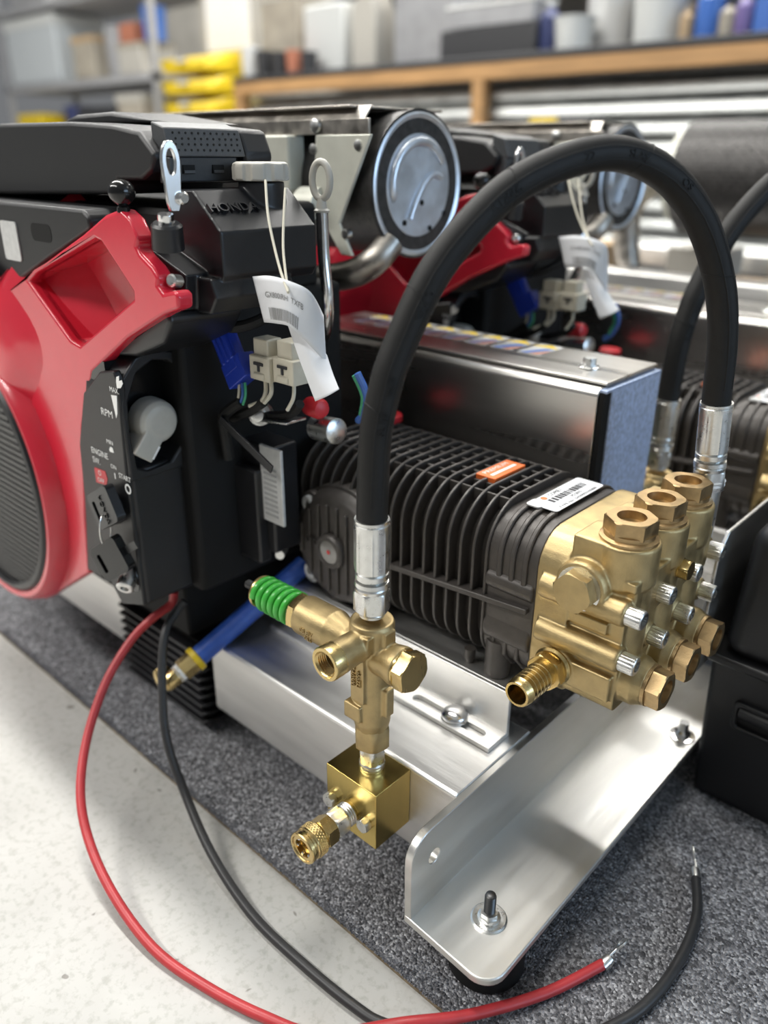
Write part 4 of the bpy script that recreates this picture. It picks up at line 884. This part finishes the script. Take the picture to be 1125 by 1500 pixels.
tl = MB().grid(tagsurf, 24, 8).resize(.925, (-19, 2.5, 30), (3.27, -2.78, .79)).build('upper_leaf', 'paper', tg, solid=.03)
LR_ = [[V(-19.35, 3.2, 29.4), V(-18.19, 3.4, 29.24), V(-16.99, 4.8, 27.24)], [V(-18.1, 3.2, 26.83), V(-16.78, 3.3, 26.54), V(-15.82, 4.2, 26.3)], [V(-16.41, 3.0, 24.27), V(-15.21, 3.1, 24.89), V(-14.54, 3.6, 25.41)]]
MB().grid(lambda u, v: rows_at([rows_at(r_, u) for r_ in LR_], v), 12, 16).resize(.925, (-19, 2.5, 30), (3.27, -2.78, .79)).build('lower_leaf', 'paper', tg, solid=.03)
def on_tag(mb, vs_, fs, u0, v0, su, sv):
    out = []
    for q in vs_:
        out.append(tagsurf(u0 + q.x * su, v0 - q.y * sv) + V(0, -.06, 0))
    mb.add(out, fs)
pm = MB(); on_tag(pm, *TXT['GX800iRH  TXFB'], .42, .40, .072, .17)
u_ = .17; rl = random.Random(2)
while u_ < .62:
    w_ = rl.choice((.006, .012, .018))
    pm.add([tagsurf(u_, .66) - Y * .06, tagsurf(u_ + w_, .66) - Y * .06, tagsurf(u_ + w_, .92) - Y * .06, tagsurf(u_, .92) - Y * .06], [(0, 1, 2, 3)]); u_ += w_ + rl.choice((.006, .01))
pm.resize(.925, (-19, 2.5, 30), (3.27, -2.78, .79)).build('printing', 'print_grey', tl, smooth=0)
MB().tube([(-19.9, 2.3, 38.9), (-18.5, 1.2, 36.9), (-17.2, .5, 35.1), (-15.8, -.2, 33.6), (-14.6, -.7, 32.55)], .09, 8, 4).tube([(-19.2, 3.4, 38.4), (-18.1, 2.2, 36.6), (-17.0, 1.1, 34.9), (-15.7, .1, 33.5), (-14.6, -.7, 32.5)], .09, 8, 4).build('string', 'cream_plastic', tg)

# ------------------------------------------------------------------ black battery case
bx = root('battery_case', (18, 34, CARPET), 'large black plastic battery case with ribbed lid beside the pump head', 'battery case')
m_ = MB()
def taper(mb, x0, x1, y0, y1, z0, z1, t):
    """box whose foot is narrower than its top by t on each side"""
    mb.add([(x0 + t, y0 + t, z0), (x1 - t, y0 + t, z0), (x1 - t, y1 - t, z0), (x0 + t, y1 - t, z0), (x0, y0, z1), (x1, y0, z1), (x1, y1, z1), (x0, y1, z1)],
           [(3, 2, 1, 0), (4, 5, 6, 7), (0, 1, 5, 4), (1, 2, 6, 5), (2, 3, 7, 6), (3, 0, 4, 7)]); return mb
taper(m_, 7.7, 34, 24.0, 44, -10.98, 3.4, .5).build('case', 'black_plastic', bx, bevel=.5, seg=3)
MB().box(7.3, 34.4, 23.6, 44.4, 2.9, 3.7).build('rim', 'black_plastic', bx, bevel=.25, seg=3)
taper(MB(), 8.6, 33.4, 24.6, 43.4, 3.5, 15.2, -.5).build('lid', 'black_plastic', bx, bevel=1.6, seg=5)
MB().prism(rrect(10.3, 22, -2.4, .2, .4, 4), (0, 23.6, 0), X, Z, Y * 1.0, [rrect(10.7, 21.6, -2.1, -.2, .3, 4)]).build('handle_frame', 'black_plastic', bx, bevel=.1)
MB().lathe((10.8, 24.0, -.8), X, [(0, .6), (10.5, .6)], 20).build('handle_grip', 'black_plastic', bx)
pl = MB().prism([(22.6, 2), (50, 2), (50, 14.3), (24.0, 14.3), (22.6, 12.8)], (6.9, 0, 0), Y, Z, X * .3).build('side_plate', 'aluminium_y', bevel=.08)
tag(pl, 'upright aluminium side plate behind the black battery case', 'metal plate')

# ------------------------------------------------------------------ the second pump set, standing behind the first
for src, lb in ((en, 'petrol engine with red fan cover behind the belt guard, partly hidden by the hose'), (pu, 'second finned plunger pump farther back, behind the blue ended belt guard'), (mu, 'muffler of the rear engine, farther back'),
                (gu, 'belt guard of the rear pump set, farther back'), (ho, 'blurred black pressure hose of the rear pump set'), (tg, 'blurred white swing tag on the rear engine'), (un, 'unloader valve of the rear pump set'),
                (rail, 'pump rail of the rear skid'), (tube1, 'aluminium tube under the rear pump')):
    copy_thing(src, (-.8, 39.9, 0) if src in (en, mu, tg) else (1.8, 38.8, 0), lb)

# ------------------------------------------------------------------ aluminium cart behind both sets
ct = root('aluminium_cart', (-30, 104, CARPET), 'blurred aluminium cart frame with two long rails behind the engines', 'cart')
for zz, yy in ((19.6, 92), (13.6, 92), (21, 120)):
    MB().prism(rrect(yy, yy + 5, zz, zz + 3.6, .4, 3), (-100, 0, 0), Y, Z, X * 140).build('rail', 'aluminium_x', ct)
for xx in (-98, -40, 34):
    for yy in (92.3, 120.3): MB().box(xx, xx + 4.5, yy, yy + 4.4, CARPET + .02, 20).build('leg', 'aluminium_x', ct, bevel=.2)
MB().box(-100, 40, 93, 124, 15, 16).build('deck', 'grey_box', ct)
for i, (x0, x1, y0, y1, z0, z1, mt, nm, lb, cat) in enumerate((
        (-63, -47, 98, 112, 16.02, 26, 'carton', 'carton', 'small brown carton on the aluminium cart', 'box'),
        (-38, -28, 108, 118, 16.02, 26, 'wood_white', 'carton', 'pale carton on the aluminium cart', 'box'),
        (-26, -12, 98, 110, 16.02, 22, 'carton', 'carton', 'flat brown carton on the cart beside the pale carton', 'box'))):
    r_ = root(nm, ((x0 + x1) / 2, (y0 + y1) / 2, z0), lb, cat)
    MB().box(x0, x1, y0, y1, z0, z1).build('body', mt, r_, bevel=.3); MB().box(x0 + (x1 - x0) * .42, x0 + (x1 - x0) * .58, y0 - .05, y1, z1 - .02, z1 + .05).build('tape', 'beige', r_)
m2 = root('perforated_muffler', (-14, 103, 16), 'dark perforated cylinder muffler blurred in the right background', 'muffler')
MB().lathe((-34, 103, 37.5), X, [(0, 7.2), (.5, 8.4), (44, 8.4), (44.5, 7.2)], 48).build('shell', 'muffler_dark', m2)
bumps = MB()
for i in range(62):
    for j in range(16):
        a = PI * (.55 + .75 * (j + .5 * (i % 2)) / 16); c = V(-33.5 + i * .7, 103 + 8.4 * math.cos(a), 37.5 + 8.4 * math.sin(a)); d = V(0, math.cos(a), math.sin(a))
        bumps.add([c + X * .25, c + d.cross(X) * .25, c - X * .25, c - d.cross(X) * .25, c + d * .14], [(0, 1, 4), (1, 2, 4), (2, 3, 4), (3, 0, 4)])
o_ = bumps.build('perforation', 'muffler_dark', m2, smooth=0); o_['kind'] = 'stuff'
for xx in (-28, 4): MB().box(xx, xx + 2, 101, 105, 16.02, 30).build('stand', 'painted_bracket', m2, bevel=.2)
MB().tube([(-34, 103, 37.5), (-39, 102, 37), (-42, 100, 33), (-42, 100, 27), (-41, 100, 23)], 2.2, 20, 5).build('inlet_pipe', 'exhaust_steel', m2)
MB().ring((-34.2, 103, 37.5), -X, [(0, 5), (1.2, 5), (1.2, 7), (0, 7)]).build('flange', 'painted_bracket', m2)

# ------------------------------------------------------------------ workbench and wall cladding
bn = root('workbench', (-90, 250, FLOOR), 'long workbench with wooden front edge along the far wall', 'workbench')
MB().box(-300, 150, 218, 222, 64.4, 69.4).build('front_board', 'wood', bn, bevel=.3)
MB().box(-300, 150, 217.5, 290, 69.4, 71.6).build('top', 'dark_box', bn, bevel=.3)
for xx in (-300, -166, -20, 130): MB().box(xx, xx + 5, 218.2, 223, FLOOR, 64.4).build('leg', 'wood', bn, bevel=.3)
MB().box(-296, 146, 219, 288, 2, 4).build('lower_shelf', 'wood', bn)
cl = root('wall_cladding', (-90, 226, FLOOR), 'silver corrugated metal cladding under the workbench', 'cladding')
for k in range(13):
    z0 = 63.6 - k * 5.6
    prof = [(0, 0), (1.2, 0), (2.1, -1.0), (3.4, -2.1), (4.4, -2.9), (4.6, -5.3), (3.0, -5.55), (0, -5.55)]
    MB().prism([(228 - p, z0 + q) for p, q in prof], (-296, 0, 0), Y, Z, X * 440).build('slat', 'corrugated', cl, smooth=60)
# things under the bench
r_ = root('tool_box', (-124, 212, 46), 'blurred black box with yellow label on low stand by the cladding', 'tool box')
MB().box(-136, -112, 208, 217, 45, 52).build('case', 'dark_box', r_, bevel=.5); MB().box(-134, -124, 207.6, 208, 49.6, 51.6).build('label', 'yellow_plastic', r_)
MB().box(-138, -106, 207, 217, 43.5, 45).build('tray', 'aluminium_x', r_); MB().box(-136, -132, 209, 213, FLOOR, 43.5).build('leg', 'aluminium_x', r_); MB().box(-112, -108, 209, 213, FLOOR, 43.5).build('leg', 'aluminium_x', r_)

# things on the bench
BT = 71.62
def item(nm, x, w, h, d, mt, lb, cat, y=224, shape='box', cap=None, z=BT, group=None):
    """a blurred far thing: body with its lid, cap or label band"""
    r_ = root(nm, (x, y + d / 2, z), lb, cat, group)
    if shape == 'box':
        MB().box(x - w / 2, x + w / 2, y, y + d, z, z + h).build('body', mt, r_, bevel=min(w, h) * .05)
        if cap: MB().box(x - w / 2 - .4, x + w / 2 + .4, y - .4, y + d + .4, z + h * .86, z + h * 1.02).build('lid', cap, r_, bevel=.2)
    elif shape == 'bottle':
        c = (x, y + d / 2, z); r = w / 2
        MB().lathe(c, Z, [(0, r * .95), (h * .03, r), (h * .68, r), (h * .8, r * .6), (h * .86, r * .36), (h * .9, r * .36)], 24).build('body', mt, r_)
        MB().lathe((x, y + d / 2, z + h * .9), Z, [(0, r * .42), (h * .1, r * .42)], 20).build('cap', cap or 'dark_box', r_)
    elif shape == 'pail':
        c = (x, y + d / 2, z); r = w / 2
        MB().lathe(c, Z, [(0, r * .86), (h * .95, r), (h, r * 1.03)], 28).build('body', mt, r_)
        MB().lathe((x, y + d / 2, z + h), Z, [(0, r * 1.06), (h * .05, r * 1.06), (h * .07, r * .9)], 28).build('lid', cap or mt, r_)
    elif shape == 'jug':
        MB().prism([(-w / 2, 0), (w / 2, 0), (w / 2, h * .62), (w * .2, h * .85), (w * .2, h), (-w * .1, h), (-w * .1, h * .85), (-w / 2, h * .7)], (x, y, z), X, Z, Y * d).build('body', mt, r_, bevel=w * .06)
        MB().lathe((x + w * .05, y + d / 2, z + h), Z, [(0, w * .14), (h * .1, w * .14)], 16).build('cap', cap or 'dark_box', r_)
    return r_
item('carton', -283, 26, 34, 20, 'beige', 'tall beige box at the left end of the workbench', 'box', y=232, cap='wood_white')
item('parts_bag', -252, 24, 25, 18, 'white_plastic', 'bulging white bag on the bench beside the beige box', 'bag', y=229)
item('spray_jug', -228, 13, 32, 12, 'wood_white', 'tall cream jug on the bench near the grey bin', 'jug', y=228, shape='jug', cap='yellow_plastic')
item('storage_bin', -199, 30, 28, 24, 'grey_box', 'large grey storage bin standing on the workbench', 'bin', y=230, cap='beige')
item('black_case', -163, 40, 9, 18, 'dark_box', 'low black case on the bench edge above the wooden leg', 'case', y=221)
item('machine', -163, 36, 7, 14, 'grey_box', 'pale grey box on top of the low black case', 'box', y=222, z=BT + 9.25, cap='label_silver')
item('bottle', -141, 7, 15, 7, 'navy', 'small navy bottle beside the low black case', 'bottle', y=223, shape='bottle', cap='white_plastic')
item('pail', -132, 13, 9, 13, 'white_plastic', 'short white tub near the navy bottle', 'tub', y=220.5, shape='pail')
item('pail', -129, 15, 20, 15, 'label_silver', 'silver pail behind the short white tub', 'pail', y=236, shape='pail', cap='grey_box')
item('pail', -104.5, 17, 15, 17, 'white_plastic', 'wide white bucket on the middle of the bench', 'bucket', y=222, shape='pail')
item('carton', -104, 14, 12, 10, 'beige', 'small beige box behind the wide white bucket', 'box', y=244, z=BT, cap='carton')
item('bottle', -93.5, 4, 9, 4, 'carton', 'little amber bottle beside the white bucket', 'bottle', y=223, shape='bottle', cap='beige')
item('bottle', -87.5, 8, 15, 8, 'bottle_blue', 'blue bottle with white cap beside the amber bottle', 'bottle', y=223, shape='bottle', cap='white_plastic')
item('bottle', -81.5, 5, 9, 5, 'beige', 'small beige bottle between blue and violet bottles', 'bottle', y=223, shape='bottle')
item('bottle', -77, 5, 11, 5, 'bottle_violet', 'violet bottle with dark cap on the bench', 'bottle', y=223, shape='bottle')
item('spray_jug', -70, 8, 20, 8, 'bottle_blue', 'tall blue jug with a white cap near the dark box', 'jug', y=224, shape='jug', cap='white_plastic')
item('bottle', -64, 5, 13, 5, 'wood_white', 'cream bottle between the tall blue jugs', 'bottle', y=223, shape='bottle', cap='carton')
item('spray_jug', -58, 7, 18, 8, 'translucent_tank', 'pale blue jug left of the dark box', 'jug', y=224, shape='jug', cap='bottle_blue')
item('black_case', -42, 24, 17, 18, 'dark_box', 'tall dark box at the right end of the bench', 'case', y=224, cap='grey_box')
for k, (x, w, h, mt) in enumerate(((-293, 9, 11, 'label_silver'), (-283, 8, 9, 'dark_box'), (-273, 9, 8, 'dark_box'), (-263, 7, 8, 'rust'), (-254, 7, 7, 'dark_box'))):
    item('tin', x, w, h, w, mt, ('silver tin', 'black tin', 'wide black tin', 'rusty red tin', 'low black tin')[k] + ' in the row before the beige box', 'tin', y=219, shape='pail', group='tins on the bench front')
# upper shelf above the bench keeps the strip over the things busy
us = root('wall_shelf', (-150, 290, 104), 'grey wall shelf high above the workbench', 'shelf')
MB().box(-300, 140, 262, 321, 108, 110).build('board', 'grey_box', us, bevel=.2)
for xx in (-290, -120, 60): MB().prism([(262, 108), (321, 108), (321, 90)], (xx, 0, 0), Y, Z, X * 2).build('bracket', 'grey_box', us)
# left side: stacked yellow bins, notice, shelf rack with tank
for k in range(3):
    z0 = 57.2 + k * 9.1
    r_ = root('yellow_bin', (-330, 224, z0), ('lowest', 'middle', 'topmost')[k] + ' yellow bin of the stack beside the workbench', 'bin', 'stacked yellow bins')
    MB().add([(-347, 214, z0), (-313, 214, z0), (-313, 236, z0), (-347, 236, z0), (-347, 212, z0 + 5), (-313, 212, z0 + 5), (-313, 236, z0 + 9), (-347, 236, z0 + 9)],
             [(3, 2, 1, 0), (0, 1, 5, 4), (1, 2, 6, 5), (2, 3, 7, 6), (3, 0, 4, 7)]).build('shell', 'yellow_plastic', r_, solid=.6)
    MB().box(-334, -326, 211.2, 212.2, z0 + 3.4, z0 + 5).build('label_holder', 'cream_plastic', r_)
bs = root('bin_stand', (-330, 225, FLOOR), 'grey stand carrying the yellow bins', 'stand')
MB().box(-350, -310, 212, 238, 55.4, 57).build('top', 'grey_box', bs)
for xx in (-349, -314):
    for yy in (213, 234): MB().box(xx, xx + 3, yy, yy + 3, FLOOR, 55.4).build('leg', 'grey_box', bs)
nb_ = root('notice_sheet', (-330, 240, 85), 'white notice sheet on board above the yellow bins', 'notice')
MB().box(-350, -310, 240, 241.5, 54, 118).build('board', 'wood_white', nb_); MB().box(-346, -312, 239.6, 240, 86, 116).build('sheet', 'paper', nb_)
rk = root('shelf_rack', (-440, 225, FLOOR), 'dark metal shelf rack at the far left of the workshop', 'shelf rack')
for zz in (40, 73, 112): MB().box(-519, -355, 214, 260, zz, zz + 3.4).build('board', 'grey_box', rk)
for xx in (-519, -358):
    for yy in (214, 257): MB().box(xx, xx + 3, yy, yy + 3, FLOOR, 135).build('post', 'grey_box', rk)
def rack_item(*a, **k): return item(*a, **k)
rack_item('tank', -483, 60, 33, 30, 'translucent_tank', 'big white translucent tank on the dark rack', 'tank', y=216, z=76.45, cap='white_plastic')
rack_item('yellow_bin', -499, 30, 18, 20, 'yellow_plastic', 'yellow bin on the lower rack shelf at the far left', 'bin', y=216, z=43.45)
rack_item('carton', -425, 22, 20, 20, 'beige', 'beige carton on the rack beside the white tank', 'box', y=216, z=76.45, cap='carton')
rack_item('pail', -403, 16, 22, 16, 'grey_box', 'grey pail on the rack next to the beige carton', 'pail', y=218, z=76.45, shape='pail')
rack_item('carton', -381, 22, 14, 20, 'wood_white', 'low pale carton on the rack shelf near the notice', 'box', y=217, z=76.45, cap='beige')
rack_item('black_case', -385, 14, 9, 14, 'rust', 'reddish box stacked on the low pale carton', 'box', y=219, z=90.8)
rack_item('pail', -367, 12, 14, 12, 'bottle_blue', 'blue tub on the rack next to the notice board', 'tub', y=218, z=90.8, shape='pail')
rack_item('black_case', -420, 40, 20, 24, 'dark_box', 'black case on the lower rack shelf', 'case', y=216, z=43.45)
rack_item('carton', -385, 24, 24, 22, 'beige', 'beige carton on the lower rack shelf by the yellow bins', 'box', y=216, z=43.45, cap='wood_white')
rack_item('pail', -455, 18, 20, 18, 'navy', 'navy drum on the lower rack shelf', 'drum', y=218, z=43.45, shape='pail')
rack_item('carton', -480, 40, 18, 24, 'grey_box', 'grey carton on the top rack shelf', 'box', y=216, z=115.45)
rack_item('carton', -400, 50, 16, 24, 'beige', 'long beige carton on the top rack shelf', 'box', y=216, z=115.45)
